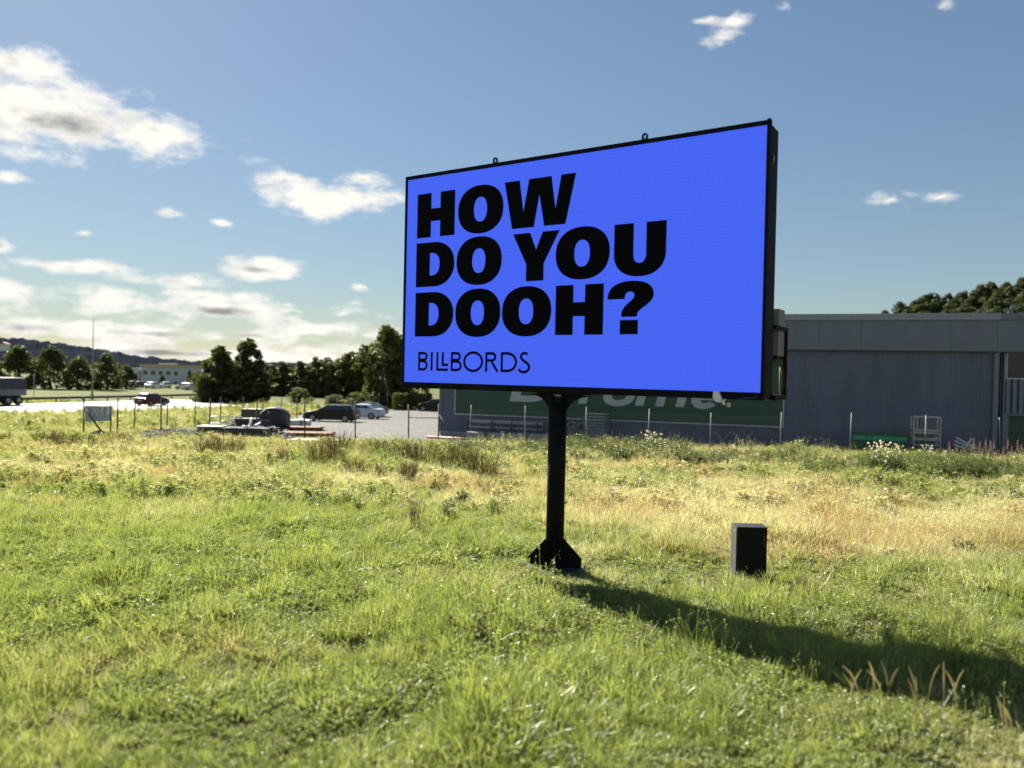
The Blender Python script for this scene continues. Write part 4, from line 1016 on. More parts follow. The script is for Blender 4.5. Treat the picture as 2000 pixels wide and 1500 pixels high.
# white wrapped bundle
b = gp(577, 834); yb2 = b.y; ww = sized(552, 601, yb2); hh = pxh(577, 819, 833, yb2)
t = thing('wrapped_bundle', 'white wrapped bundle lying on the gravel in front of the black car', 'bundle', tuple(b), R(-4))
bm2 = bmesh.new(); bmesh.ops.create_cube(bm2, size=1); bmesh.ops.subdivide_edges(bm2, edges=bm2.edges, cuts=5, use_grid_fill=True)
for v in bm2.verts:
    v.co = Vector((v.co.x * ww, v.co.y * .8 + .4, (v.co.z + .5) * hh)); v.co += Vector((rs.normal() * .03, rs.normal() * .03, rs.normal() * .025 if v.co.z > .05 else 0))
me = bpy.data.meshes.new('wrapping'); bm2.to_mesh(me); bm2.free(); me.materials.append(white_wrap); inst('wrapping', me, t)
for k in (-.28, .22): MB().box(k * ww, k * ww + .05, -.035, .84, 0, hh + .03).build('strap', black_rubber, t)
# stacks of planks
def planks(name, lab, cat, px0, px1, py0, py1, m, nrow, nlay, rz, dpt, jit=.1):
    b = gp((px0 + px1) / 2, py1); L = sized(px0, px1, b.y); h = pxh(0, py0, py1, b.y) * .8
    r_ = thing(name, lab, cat, tuple(b), rz); th_ = h / nlay
    me_ = MB().box(-L / 2, L / 2, -dpt / nrow / 2 * .94, dpt / nrow / 2 * .94, .006, th_ - .008).mesh('plank', m)
    for l in range(nlay):
        for q in range(nrow):
            o = inst('plank', me_, r_, (random.uniform(-jit, jit), (q + .5) * dpt / nrow, l * th_), random.uniform(-.012, .012)); o.scale = (random.uniform(.82, 1), 1, 1)
    return r_
planks('plank_stack', 'stack of rusty brown steel plates behind the wrapped bundle fence post', 'stack', 553, 628, 832, 843, rust, 4, 3, R(3), 1.2)['label'] = 'short stack of rust brown planks just below the white bundle'
planks('plank_stack', 'long low stack of rust brown planks reaching out over the gravel', 'stack', 532, 655, 843, 855, rust, 4, 2, R(4), 1.3)
planks('plank_stack', 'few long pale boards lying on the ground nearest the field', 'boards', 548, 660, 858, 866, pale_wood, 3, 1, R(-3), 1.0, .3)
b = gp(551, 838); t = thing('side_table', 'small pale topped trestle right of the dark tank', 'trestle', tuple(b + Vector((0, .8, 0))), 0)
hq = pxh(0, 809, 838, b.y); MB().box(-.32, .32, 0, .5, hq, hq + .045).build('top', pale_wood, t)
for sx in (-1, 1): MB().box(sx * .22 - .03, sx * .22 + .03, .2, .3, -.1, hq - .004).build('leg', dark_steel, t)
pal = MB()
for yy in (-.5, 0, .5): pal.box(-.6, .6, yy - .05, yy + .05, .022, .10)
pal_m = pal.mesh('runner', mat('old_wood', (.10, .085, .07), .9, var=.3, scale=12)); slat_m = MB().box(-.05, .05, -.55, .55, .101, .122).mesh('slat', MATS['old_wood'])
for i, (px, py, lay, lab) in enumerate([(436, 848, 0, 'old grey pallet lying under the bent pipe loop'), (436, 848, 1, 'old grey pallet on top of another one by the bent pipe loop'), (590, 853, 0, 'old grey pallet half hidden behind the rust brown planks')]):
    b = gp(px, py); t = thing('pallet', lab, 'pallet', (b.x, b.y, b.z + lay * .13), .1 + .2 * i, 'old pallets in the yard')
    inst('runner', pal_m, t)
    for k in range(8): inst('slat', slat_m, t, (-.53 + k * .151, 0, 0))
b = gp(512, 850); t = thing('sheet_metal', 'dark sheet of metal leaning against the front of the tank', 'sheet metal', tuple(b), R(6))
MB().prism([(-.02, 0), (.02, 0), (.42, .85), (.38, .85)], 'x', -.45, .35).build('sheet', dark_steel, t)
# white stones at the field edge
def stone(r_, seed):
    q = np.random.default_rng(seed); bm_ = bmesh.new(); bmesh.ops.create_icosphere(bm_, subdivisions=2, radius=1)
    for v in bm_.verts: v.co = Vector((v.co.x * 1.2, v.co.y, v.co.z * .7)) * r_ * (1 + q.normal() * .12)
    me = bpy.data.meshes.new('stone'); bm_.to_mesh(me); bm_.free(); return me
wst = mat('pale_stone', (.50, .49, .46), .85, var=.2, scale=6, bump=.3)
for i, (px, py, lab) in enumerate([(526, 868, 'largest pale stone at the field edge left of the boards'), (536, 867, 'small pale stone between the large stone and the boards'), (543, 869, 'flat pale stone under the end of the pale boards')]):
    me = stone((.22, .14, .17)[i], i); me.materials.append(wst); o = inst('pale_stone', me, None, tuple(gp(px, py) + Vector((0, 0, .06)))); tag(o, lab, 'stone')
# dark gravel banks: heaps of stones nobody could count
def heap(name, lab, pxa, pxb, pya, pyb, n, r0, r1, mats, seed, hgt_=.35):
    q = np.random.default_rng(seed); mb = MB(); vs0 = [(1, 0, 0), (-1, 0, 0), (0, 1, 0), (0, -1, 0), (0, 0, 1), (0, 0, -1)]; fs0 = [(0, 2, 4), (2, 1, 4), (1, 3, 4), (3, 0, 4), (2, 0, 5), (1, 2, 5), (3, 1, 5), (0, 3, 5)]
    for i in range(n):
        u, v = q.random(), q.random(); p = gp(pxa + (pxb - pxa) * u, pya + (pyb - pya) * v)
        r_ = q.uniform(r0, r1); hz = hgt_ * math.sin(math.pi * u) * math.sin(math.pi * v) * q.random() ** .3
        Mq = Matrix.Rotation(q.uniform(0, 6.28), 3, Vector(q.normal(size=3)).normalized())
        mb.add([Mq @ Vector((a * r_, b_ * r_ * .8, c_ * r_ * .7)) * q.uniform(.8, 1.2) + p + Vector((0, 0, hz)) for a, b_, c_ in vs0], fs0)
    o = mb.build(name, mats, fix=False); tag(o, lab, kind='stuff'); return o
heap('gravel_bank', 'bank of dark crushed stone along the yard fence', 272, 400, 842, 862, 1700, .05, .13, gravelmat('dark_stone', (.05, .05, .055), (.30, .30, .30), 5), 8)
heap('debris', 'dark mixed debris lying round the tank and the beam stack', 440, 580, 840, 860, 900, .05, .16, dark_tarp, 12, .55)
heap('rubble', 'dark rubble under the braced sign', 170, 218, 846, 862, 420, .05, .12, soil, 9, .3)

# ------------------------------------------------------------------ things stored along the warehouse wall (right)
def wl_pt(px, py, dy):
    """point on a vertical plane dy metres in front of the wall"""
    r = ray(px, py); o = FB - fY * dy; return CAM + r * ((o - CAM).dot(fY) / r.dot(fY))
def stand(px, dy):
    p = wl_pt(px, 850, dy); return Vector((p.x, p.y, gzf(p.x, p.y) + .03))
# bundles of pale tubes on stands
b = stand(987, 1.2); t = thing('tube_rack', 'long rack of pale scaffold tubes along the wall under the green sign', 'rack', tuple(b), FYAW)
xa, xb = (wl_pt(917, 826, 1.2) - b).dot(fX), (wl_pt(1058, 828, 1.2) - b).dot(fX)
zq = [(wl_pt(987, q, 1.2) - b).z for q in (826, 836)]
for zz in zq:
    for k in range(3):
        for l in range(2 if zz == zq[0] else 1):
            o = random.uniform(-.12, .12); MB().tube([(xa + o, -.15 + k * .12, zz + l * .09), (xb + o, -.15 + k * .12, zz + l * .09)], .04, 6).build('tube', pale_tube, t)
for px in (917, 963, 1002, 1052):
    x_ = (wl_pt(px, 830, 1.2) - b).dot(fX); MB().bar((x_, -.25, -.1), (x_, -.25, zq[0] + .12), .07).bar((x_, .3, -.1), (x_, .3, zq[0] + .12), .07).bar((x_, -.25, zq[0] - .06), (x_, .3, zq[0] - .06), .06).bar((x_, -.25, zq[1] - .06), (x_, .3, zq[1] - .06), .06).build('stand', dark_steel, t)
# stacked dark frames
b = stand(1165, 1.4); t = thing('frame_stack', 'tall stack of flat dark scaffold frames right of the billboard post', 'stack', tuple(b), FYAW)
xa, xb = (wl_pt(1143, 826, 1.4) - b).dot(fX), (wl_pt(1186, 828, 1.4) - b).dot(fX); zt = (wl_pt(1165, 808, 1.4) - b).z; zl = .3
fm = MB()
for yy in (-.5, .5): fm.bar((xa, yy, 0), (xb, yy, 0), .032)
for k in range(5): x_ = xa + (xb - xa) * k / 4; fm.bar((x_, -.48, 0), (x_, .48, 0), .035)
fme = fm.mesh('frame', pale_tube)
for k in range(9):
    o = inst('frame', fme, t, (random.uniform(-.06, .06), 0, zl + (zt - zl) * k / 8), random.uniform(-.02, .02))
for x_ in (xa - .05, xb + .05):
    for yy in (-.42, .42): MB().bar((x_, yy, -.1), (x_, yy, zt + .15), .06).build('upright', dark_steel, t)
b = stand(1128, 1.5); t = thing('bent_frames', 'tangle of bent dark frames leaning against the frame stack', 'frames', tuple(b), FYAW)
for k in range(9):
    x_, zz = random.uniform(-.5, .5), random.uniform(.2, 1.5)
    MB().tube([(x_ - .45, random.uniform(-.2, .2), zz), (x_ - .1, 0, zz + random.uniform(0, .3)), (x_ + .35, random.uniform(-.2, .2), zz + random.uniform(-.2, .2))], .025, 6).build('bent_tube', pale_tube if k % 2 else dark_steel, t)
for x_ in (-.5, .45): MB().bar((x_, 0, -.1), (x_ * .9, .15, 1.75), .05).build('upright', dark_steel, t)
# X trestles
def xtrestle(px, py0, py1, w_px, lab, dy=1.8):
    b = stand(px, dy); s_ = w_px / FPX * b.y; zt_ = (wl_pt(px, py0, dy) - b).z
    r_ = thing('folding_trestle', lab, 'trestle', tuple(b), FYAW, None)
    for yy in (-.3, .3):
        MB().bar((-s_ / 2, yy, 0), (s_ * .62, yy, zt_), .07, .04).build('leg', grey_steel, r_); MB().bar((s_ / 2, yy + .05, 0), (-s_ * .62, yy + .05, zt_), .07, .04).build('leg', grey_steel, r_)
    MB().bar((-s_ * .6, -.35, zt_ - .04), (-s_ * .6, .40, zt_ - .04), .07).build('rail', grey_steel, r_); MB().bar((s_ * .6, -.35, zt_ - .04), (s_ * .6, .40, zt_ - .04), .07).build('rail', grey_steel, r_)
    MB().bar((-.02, -.3, zt_ * .5), (-.02, .35, zt_ * .5), .05).build('pivot_rod', grey_steel, r_)
xtrestle(1411, 843, 872, 26, 'crossed folding trestle, left one of the pair by the wall'); xtrestle(1451, 844, 872, 28, 'crossed folding trestle, right one of the pair by the wall')
b = stand(1495, 1.8); t = thing('dark_scrap', 'low dark heap of scrap metal bars left of the green skip', 'scrap', tuple(b), FYAW)
for k in range(14):
    x_ = random.uniform(-1.6, 2.6); MB().bar((x_, random.uniform(-.3, .3), 0), (x_ + random.uniform(-.7, .7), random.uniform(-.3, .3), random.uniform(.2, .85)), .05, .03).build('bar', dark_steel, t)
# green skip
b = stand(1719, 1.5); t = thing('green_skip', 'dark green steel skip with a bright green rim by the warehouse wall', 'skip', tuple(b), FYAW)
xa, xb = (wl_pt(1663, 860, 1.5) - b).dot(fX), (wl_pt(1775, 860, 1.5) - b).dot(fX); zt = (wl_pt(1719, 846, 1.5) - b).z; zr0, zr1 = (wl_pt(1719, 861, 1.5) - b).z, (wl_pt(1719, 852, 1.5) - b).z
MB().prism([(xa + .25, 0), (xb - .25, 0), (xb - .02, zr0 - .01), (xa + .02, zr0 - .01)], 'y', -.05, 1.0).build('body', skip_green, t, .01)
MB().box(xa, xb, .40, .46, zr0, zt).build('back_wall', skip_green, t); MB().box(xa, xa + .05, -.05, .398, zr0, zt - .12).build('end_plate', skip_green, t); MB().box(xb - .05, xb, -.05, .398, zr0, zt - .12).build('end_plate', skip_green, t)
seg = [0, .34, .77, 1.0]
for a, c_ in zip(seg[:-1], seg[1:]): MB().box(xa + .06 + (xb - xa - .12) * a + .015, xa + .06 + (xb - xa - .12) * c_ - .015, -.11, -.052, zr0 + .01, zr1).build('rim_panel', skip_light, t, .006)
for k in range(5): x_ = xa + .4 + (xb - xa - .8) * k / 4; MB().box(x_ - .05, x_ + .05, -.10, -.052, .05, zr0 - .02).build('rib', skip_green, t)
# wire cage boxes, stacked
b = stand(1807, 1.6); xa, xb = (wl_pt(1782, 840, 1.6) - b).dot(fX), (wl_pt(1834, 840, 1.6) - b).dot(fX)
levels = [(813, 841), (844, 856), (857, 869)]
for k, (pa_, pb2) in enumerate(levels):
    za, zb_ = (wl_pt(1807, pb2, 1.6) - b).z, (wl_pt(1807, pa_, 1.6) - b).z
    t = thing('wire_cage', ('tall open wire cage on top of the cage stack', 'flat wire cage in the middle of the cage stack', 'lowest flat wire cage of the stack')[k], 'cage', (b.x, b.y, b.z + za), FYAW, 'stacked wire cages by the wall')
    h_ = zb_ - za; fr_ = MB()
    for x_ in (xa, xb):
        for yy in (-.4, .4): fr_.bar((x_, yy, 0), (x_, yy, h_), .05)
    for zz in (.025, h_ - .025):
        for yy in (-.4, .4): fr_.bar((xa, yy, zz), (xb, yy, zz), .045)
        for x_ in (xa, xb): fr_.bar((x_, -.4, zz), (x_, .4, zz), .045)
    fr_.build('frame', galv, t); gd = MB()
    for q in range(1, 8): gd.bar((xa + (xb - xa) * q / 8, -.4, .03), (xa + (xb - xa) * q / 8, -.4, h_ - .03), .010).bar((xa + (xb - xa) * q / 8, .4, .03), (xa + (xb - xa) * q / 8, .4, h_ - .03), .010)
    for q in range(1, 3): gd.bar((xa, -.405, h_ * q / 3), (xb, -.405, h_ * q / 3), .012)
    gd.build('grid', grey_steel, t)
    if k == 0:
        MB().bar((xa + .15, -.42, .05), (xa + .15, -.42, h_ - .05), .04).build('hinge_post', galv, t); MB().bar((xb - .15, -.42, .05), (xb - .15, -.42, h_ - .05), .04).build('hinge_post', galv, t)
    else: MB().box(xa + .2, xb - .3, -.3, .3, .03, h_ * .6).build('load', dark_tarp, t)
# leaning pale poles
for i, (p0, p1, lab) in enumerate([((1862, 868), (1894, 879), 'lowest pale pole of the leaning bundle right of the cages'), ((1864, 861), (1896, 874), 'middle pale pole of the leaning bundle right of the cages'), ((1868, 855), (1897, 871), 'uppermost pale pole sloping down to the right beside the cages'), ((1884, 876), (1898, 856), 'pale pole crossing the bundle and leaning up to the right')]):
    a, c_ = wl_pt(*p0, 1.4 + .15 * i), wl_pt(*p1, 1.2 + .15 * i); d = (c_ - a)
    lo_ = c_ if c_.z < a.z else a; k_ = (lo_.z - gzf(lo_.x, lo_.y)) / max(.05, abs(d.z)); ext = d * (k_ if c_.z < a.z else -k_) * .5
    q0, q1 = (a, c_ + ext) if c_.z < a.z else (a + ext, c_)
    o = MB().tube([q0, q1], .045, 8).build('leaning_pole', white_plastic); tag(o, lab, 'pole', 'pale poles leaning by the wall')
# red pipe and pale blocks at the warehouse corner
b = gp(884, 866); t = thing('red_pipe', 'long red pipe lying on the ground by the warehouse corner', 'pipe', (b.x, b.y + 1.2, gzf(b.x, b.y + 1.2) + .18), FYAW)
MB().tube([(-1.6, 0, 0), (2.4, 0, 0)], .07, 8).build('pipe', red_paint, t); MB().tube([(2.3, 0, 0), (2.45, 0, 0)], .10, 8).build('flange', red_paint, t)
blk = MB().box(-.55, .55, -.25, .25, 0, .42).mesh('concrete_block', concrete)
for i, px in enumerate((930, 972, 1014, 1052, 1096)):
    b = stand(px, 2.3 + .15 * (i % 2)); o = inst('concrete_block', blk, None, tuple(b), FYAW + random.uniform(-.06, .06))
    tag(o, ['concrete block nearest the warehouse corner', 'concrete block under the left part of the tube rack', 'concrete block under the middle of the tube rack', 'concrete block under the right end of the tube rack', 'concrete block just left of the billboard post'][i], 'block', 'concrete blocks in front of the wall')

# ------------------------------------------------------------------ leaves, trees
def leaf_cloud(lobes, n, size, seed, flat=.0):
    """many small leaf-clump faces spread through and over a set of lobes (x, y, z, r)"""
    q = np.random.default_rng(seed); lobes = np.array(lobes, float); wts = lobes[:, 3] ** 2; wts /= wts.sum()
    k = q.choice(len(lobes), n, p=wts); d = q.normal(size=(n, 3)); d /= np.linalg.norm(d, axis=1)[:, None]
    rad = lobes[k, 3] * (0.45 + .62 * q.random(n) ** .45)
    c = lobes[k, :3] + d * rad[:, None] * np.array([1, 1, .9])
    nrm = d + q.normal(size=(n, 3)) * .7; nrm[:, 2] += .25; nrm /= np.linalg.norm(nrm, axis=1)[:, None]
    t = np.cross(nrm, q.normal(size=(n, 3))); t /= np.linalg.norm(t, axis=1)[:, None]; bt = np.cross(nrm, t)
    s = size * q.uniform(.55, 1.35, n)[:, None]
    v = np.stack([c - t * s, c + bt * s * .55 + nrm * s * .15, c + t * s, c - bt * s * .55 + nrm * s * .15], 1).reshape(-1, 3)
    return v, q.random(n)
def leaf_mesh(name, v, tone, m):
    n = len(v) // 4; me = bpy.data.meshes.new(name); me.from_pydata(v.tolist(), [], np.arange(4 * n).reshape(n, 4).tolist())
    a = me.attributes.new('v', 'FLOAT', 'FACE'); a.data.foreach_set('value', tone.astype(np.float32)); me.materials.append(m); me.update(); return me
leaf_dark = leafmat('leaves_dark', (.042, .058, .016), (.108, .125, .034), trans=.45, gloss=.03, wscale=.5)
leaf_mid = leafmat('leaves_mid', (.048, .066, .017), (.125, .140, .036), trans=.44, gloss=.03, wscale=.5)
leaf_hedge = leafmat('leaves_hedge', (.05, .075, .018), (.13, .16, .04), trans=.45, gloss=.03, wscale=1.2)
leaf_hill = leafmat('leaves_hill', (.036, .052, .018), (.088, .108, .038), trans=.30, gloss=.02, wscale=.12)
def crown_lobes(kind, seed):
    q = np.random.default_rng(seed); L = []
    if kind == 'round':
        for i in range(72):
            z = q.uniform(.03, .95); prof = .43 * math.sin(math.pi * min(1, (z + .22) / 1.22)) ** .85 * (1.12 - .35 * z); a = q.uniform(0, 6.28); r = q.uniform(.045, .125); o = max(0, prof - r * .7) * q.uniform(.5, 1.05)
            L.append((o * math.cos(a), o * math.sin(a), z, r))
        L.append((0, 0, .55, .25))
    elif kind == 'spire':
        for i in range(70):
            z = q.uniform(.05, .97) ** 1.15; prof = .26 * (1 - z) ** .62 + .035; a = q.uniform(0, 6.28); r = q.uniform(.022, .08) * (1.3 - .6 * z); o = max(0, prof - r * .5) * q.uniform(.4, 1.1)
            L.append((o * math.cos(a), o * math.sin(a), z, r))
        for z in (.2, .4, .6, .8): L.append((0, 0, z, .16 * (1.05 - z)))
    elif kind == 'birch':
        for i in range(70):
            z = q.uniform(.06, .96); prof = .34 * math.sin(math.pi * min(1, (z + .12) / 1.12)) ** .6; a = q.uniform(0, 6.28); r = q.uniform(.03, .105); o = max(0, prof - r * .6) * q.uniform(.4, 1.12)
            L.append((o * math.cos(a), o * math.sin(a), z, r))
    else:
        for i in range(36):
            z = q.uniform(.0, .86); prof = .5 * math.cos(z * 1.45) ** .7; a = q.uniform(0, 6.28); r = q.uniform(.10, .2); o = max(0, prof - r * .7) * q.uniform(.4, 1.05)
            L.append((o * math.cos(a), o * math.sin(a), z, r))
    return L
def trunk_mb(kind, seed, lobes):
    q = np.random.default_rng(seed + 50); mb = MB(); h = {'round': .7, 'spire': .93, 'birch': .86}.get(kind, .5)
    b = [(q.normal() * .012 * i, q.normal() * .012 * i, h * i / 5 - .02) for i in range(6)]
    mb.tube(b, [.034, .026, .021, .016, .010, .004], 8)
    for i in range(9):
        l = lobes[q.integers(len(lobes))]; z0_ = q.uniform(.15, .6) * h
        mid = (l[0] * .5, l[1] * .5, (z0_ + l[2]) / 2 + .02); mb.tube([(0, 0, z0_), mid, (l[0], l[1], max(l[2], z0_ + .03))], [.012, .008, .003], 5, caps=False)
    return mb
TREES = {}
def tree(kind, var, name, label, p, h, rz, wide=1.0, group=None, m=None, n=4200, leaf=.030):
    key = (kind, var, m.name)
    if key not in TREES:
        lb = crown_lobes(kind, 17 * var + len(kind)); v, tn = leaf_cloud(lb, n, leaf, var + 3)
        TREES[key] = (leaf_mesh('crown', v, tn, m), trunk_mb(kind, var, lb).mesh('trunk', bark))
    cm, tm = TREES[key]
    r_ = thing(name, label, 'tree', tuple(p), rz, group); r_.scale = (h * wide, h * wide, h)
    inst('trunk', tm, r_); inst('crown', cm, r_); return r_
def tr(px, py_base, py_top, kind, var, label, name='broadleaf_tree', wide=1.0, D=None, m=leaf_mid, group=None, **kw):
    p = gp(px, py_base) if D is None else at(px, py_base, D)
    if D is not None: p.z = gzf(p.x, p.y)
    h = at(px, py_top, p.y).z - p.z
    return tree(kind, var, name, label, p, h, random.uniform(0, 6.28), wide, group, m, **kw)
G1 = 'round crowned trees along the far side of the road'
tr(-28, 760, 684, 'round', 1, 'round tree at the far left edge beyond the road', wide=1.35, D=150, group=G1)
tr(36, 759, 676, 'round', 2, 'lighter round tree behind the lorry, second from the edge', wide=1.25, D=150, group=G1)
tr(98, 759, 675, 'round', 3, 'darkest and tallest round tree between the lorry and the lamp mast', wide=1.2, D=150, m=leaf_dark, group=G1)
tr(152, 759, 692, 'round', 1, 'round tree just left of the lamp mast', wide=1.2, D=150, m=leaf_dark, group=G1)
tr(208, 759, 691, 'round', 4, 'round tree just right of the lamp mast', wide=1.2, D=150, m=leaf_dark, group=G1)
tr(246, 758, 714, 'round', 2, 'low dark tree between the round trees and the white building', wide=1.5, D=160, m=leaf_dark)
tr(272, 757, 738, 'bush', 5, 'small bush at the left corner of the white building', name='garden_bush', wide=.8, D=190)
tr(317, 758, 732, 'round', 3, 'small round tree in front of the white building', name='small_tree', wide=.9, D=190, m=leaf_dark)
tr(370, 762, 722, 'spire', 2, 'slim dark tree at the right corner of the white building', name='slim_tree', wide=.9, D=205, m=leaf_dark)
G2 = 'tall dark pair of trees in the middle'
tr(432, 781, 669, 'spire', 1, 'left tree of the tall dark pair, broader and slightly lower', name='tall_tree', wide=1.55, m=leaf_dark, D=108, group=G2, n=6000)
tr(482, 781, 660, 'spire', 3, 'right tree of the tall dark pair with the pointed top', name='tall_tree', wide=1.30, m=leaf_dark, D=109, group=G2, n=6000)
tr(398, 779, 728, 'bush', 6, 'pale green bush at the foot of the tall dark pair on its left', name='roadside_bush', wide=.8, D=106)
tr(415, 779, 700, 'birch', 6, 'low side tree filling the left flank of the tall dark pair', wide=1.3, D=110, m=leaf_dark)
tr(507, 779, 705, 'birch', 7, 'low side tree filling the right flank of the tall dark pair', wide=1.0, D=110, m=leaf_dark)
G3 = 'dark row of trees behind the gravel yard'
for i, (px, top, kd, vr, wd, lab) in enumerate([(528, 713, 'round', 2, 1.3, 'first low tree right of the tall dark pair'), (552, 706, 'spire', 2, 1.7, 'pointed tree in the dark row, second from the tall pair'), (583, 705, 'spire', 4, 1.5, 'pointed tree in the dark row above the mound of shrubs'),
        (604, 714, 'round', 5, 1.2, 'low round tree in the dark row above the black car bonnet'), (622, 693, 'spire', 1, 1.1, 'narrow pointed tree standing out of the dark row'), (642, 697, 'birch', 1, 1.3, 'broad tree in the dark row above the black car roof'), (663, 702, 'round', 4, 1.2, 'rounded tree in the dark row above the silver saloon'),
        (684, 690, 'birch', 2, 1.2, 'taller broad tree in the dark row left of the big birch'), (706, 686, 'birch', 3, 1.1, 'last tall tree of the dark row beside the big birch')]):
    tr(px, 769, top, kd, vr, lab, wide=wd, D=140 - i, m=leaf_dark, group=G3)
tr(750, 776, 641, 'birch', 4, 'big lighter birch partly hidden by the left edge of the billboard', name='birch_tree', wide=1.05, D=105, m=leaf_mid, n=6500, leaf=.026)
tr(788, 776, 650, 'birch', 5, 'birch behind the lower left corner of the billboard', name='birch_tree', wide=1.0, D=108, m=leaf_mid, n=5000)
tr(585, 778, 757, 'bush', 1, 'rounded green shrub on the verge in front of the dark tree row', name='verge_shrub', wide=2.0, D=112, m=leaf_hedge)
tr(700, 781, 765, 'bush', 2, 'low green shrub at the foot of the big birch', name='verge_shrub', wide=2.4, D=108, m=leaf_hedge)
tr(655, 781, 770, 'bush', 3, 'low wide shrub behind the roof of the black car', name='verge_shrub', wide=2.8, D=110, m=leaf_hedge)
tr(745, 785, 772, 'bush', 1, 'low shrub between the birch trunk and the hedge', name='verge_shrub', wide=2.0, D=102, m=leaf_dark)
# trees on the wooded hill behind the warehouse
hill2 = foliage_ridge('wooded_hill', [1560, 1640, 1720, 1760, 1830, 1900, 1960, 2040, 2150, 2400], [720, 690, 655, 636, 618, 604, 591, 571, 551, 531], 190, 110, hill_mat, 'wooded hillside rising behind the warehouse roof', .35, 6, base=-8)
q = np.random.default_rng(21); k = 0
ridge_x = [1690, 1720, 1760, 1830, 1900, 1960, 2040, 2160]; ridge_y = [628, 612, 592, 574, 561, 550, 532, 505]
for row in range(4):
    for px in np.linspace(1700, 2130, 26):
        px = px + q.uniform(-12, 12); top = np.interp(px, ridge_x, ridge_y) + row * 17 + q.uniform(-6, 6); D = 186 - row * 12
        if top > 640: continue
        b_ = at(px, top, D); h = q.uniform(5, 8); p = Vector((b_.x, b_.y, b_.z - h))
        tree(('birch', 'round', 'round')[k % 3], 1 + k % 4, 'hillside_tree', 'dark tree among many on the wooded hill behind the warehouse roof', p, h, q.uniform(0, 6.28), q.uniform(.95, 1.3), 'trees on the wooded hill', leaf_hill); k += 1
# hedge by the parked dark estate
hA, hB = gp(772, 801), gp(845, 800); hv = hB - hA; L = hv.length; hgt2 = at(800, 767, hA.y).z - hA.z
lob = []
for i in range(int(L / .35)):
    for zz in np.arange(.25, hgt2, .4): lob.append((i * .35 + random.uniform(-.1, .1), random.uniform(-.25, .25), zz, .34))
v, tn = leaf_cloud(lob, 9000, .10, 31)
hd = thing('hedge', 'clipped green hedge behind the parked dark estate car', 'hedge', tuple(hA), math.atan2(hv.y, hv.x))
inst('leaves', leaf_mesh('leaves', v, tn, leaf_hedge), hd); st_ = MB()
for i in range(int(L / 1.0)): st_.tube([(i * 1.0, 0, -.1), (i * 1.0 + .1, 0, hgt2 * .7)], .03, 5)
st_.build('stems', bark, hd)

# ------------------------------------------------------------------ meadow plants
def blades(n, rad, h0, h1, w0, lean, seed, curve=.5, cluster=1.0):
    """n curved blades -> verts, faces, tone"""
    q = np.random.default_rng(seed); V, F, T = [], [], []
    for i in range(n):
        a = q.uniform(0, 6.28); r = rad * math.sqrt(q.random()) * cluster; bx_, by_ = r * math.cos(a), r * math.sin(a)
        h = q.uniform(h0, h1); la = a + q.normal() * .9; ln = abs(q.normal()) * lean * h + r * .25
        dx, dy = math.cos(la), math.sin(la); fa = q.uniform(0, 3.14); wx, wy = math.cos(fa) * w0 * .5, math.sin(fa) * w0 * .5
        k = q.uniform(.6, 1.3); b = len(V)
        m1, m2 = .45, .8
        def pt(t): return (bx_ + dx * ln * t ** (1 + curve), by_ + dy * ln * t ** (1 + curve), h * t * (1 - .18 * lean * t * t))
        p0, p1, p2, p3 = pt(0), pt(m1), pt(m2), pt(1)
        V += [(p0[0] - wx * k, p0[1] - wy * k, -.03), (p0[0] + wx * k, p0[1] + wy * k, -.03), (p1[0] - wx * k, p1[1] - wy * k, p1[2]), (p1[0] + wx * k, p1[1] + wy * k, p1[2]),
              (p2[0] - wx * k * .7, p2[1] - wy * k * .7, p2[2]), (p2[0] + wx * k * .7, p2[1] + wy * k * .7, p2[2]), p3]
        F += [(b, b + 1, b + 3, b + 2), (b + 2, b + 3, b + 5, b + 4), (b + 4, b + 5, b + 6)]; t = q.random(); T += [t] * 3
    return V, F, T
def plain(name, V, F, T, m):
    me = bpy.data.meshes.new(name); me.from_pydata(V, [], F); a = me.attributes.new('v', 'FLOAT', 'FACE'); a.data.foreach_set('value', np.array(T, np.float32)); me.materials.append(m); me.update(); return me
def leafplant(nstem, hgt_, rad, nleaf, ls, seed):
    q = np.random.default_rng(seed); V, F, T = [], [], []
    for s in range(nstem):
        a = q.uniform(0, 6.28); r = rad * math.sqrt(q.random()); x0, y0 = r * .5 * math.cos(a), r * .5 * math.sin(a); x1, y1 = r * math.cos(a), r * math.sin(a); h = hgt_ * q.uniform(.55, 1)
        b = len(V); w_ = .006
        V += [(x0 - w_, y0, -.02), (x0 + w_, y0, -.02), (x1 + w_ * .5, y1, h), (x1 - w_ * .5, y1, h)]; F.append((b, b + 1, b + 2, b + 3)); T.append(.3)
        for l in range(nleaf):
            t = q.uniform(.12, 1); c = np.array([x0 + (x1 - x0) * t, y0 + (y1 - y0) * t, h * t]); da = q.uniform(0, 6.28); el = q.uniform(-.3, .8)
            d = np.array([math.cos(da) * math.cos(el), math.sin(da) * math.cos(el), math.sin(el)]); L_ = ls * q.uniform(.6, 1.3) * (1.2 - .5 * t)
            sd_ = np.cross(d, [0, 0, 1]); sd_ = sd_ / (np.linalg.norm(sd_) + 1e-6) * L_ * .24 + np.array([0, 0, q.normal() * L_ * .1])
            b = len(V); mid = c + d * L_ * .5; tip = c + d * L_ + np.array([0, 0, -L_ * .25])
            V += [tuple(c), tuple(mid + sd_), tuple(tip), tuple(mid - sd_)]; F.append((b, b + 1, b + 2, b + 3)); T.append(q.random())
    return V, F, T
m_green = leafmat('weed_green', (.050, .085, .022), (.125, .165, .05), trans=.45, gloss=.05, wscale=.8)
m_green2 = leafmat('weed_olive', (.07, .082, .028), (.18, .175, .07), trans=.45, gloss=.05, wscale=.8)
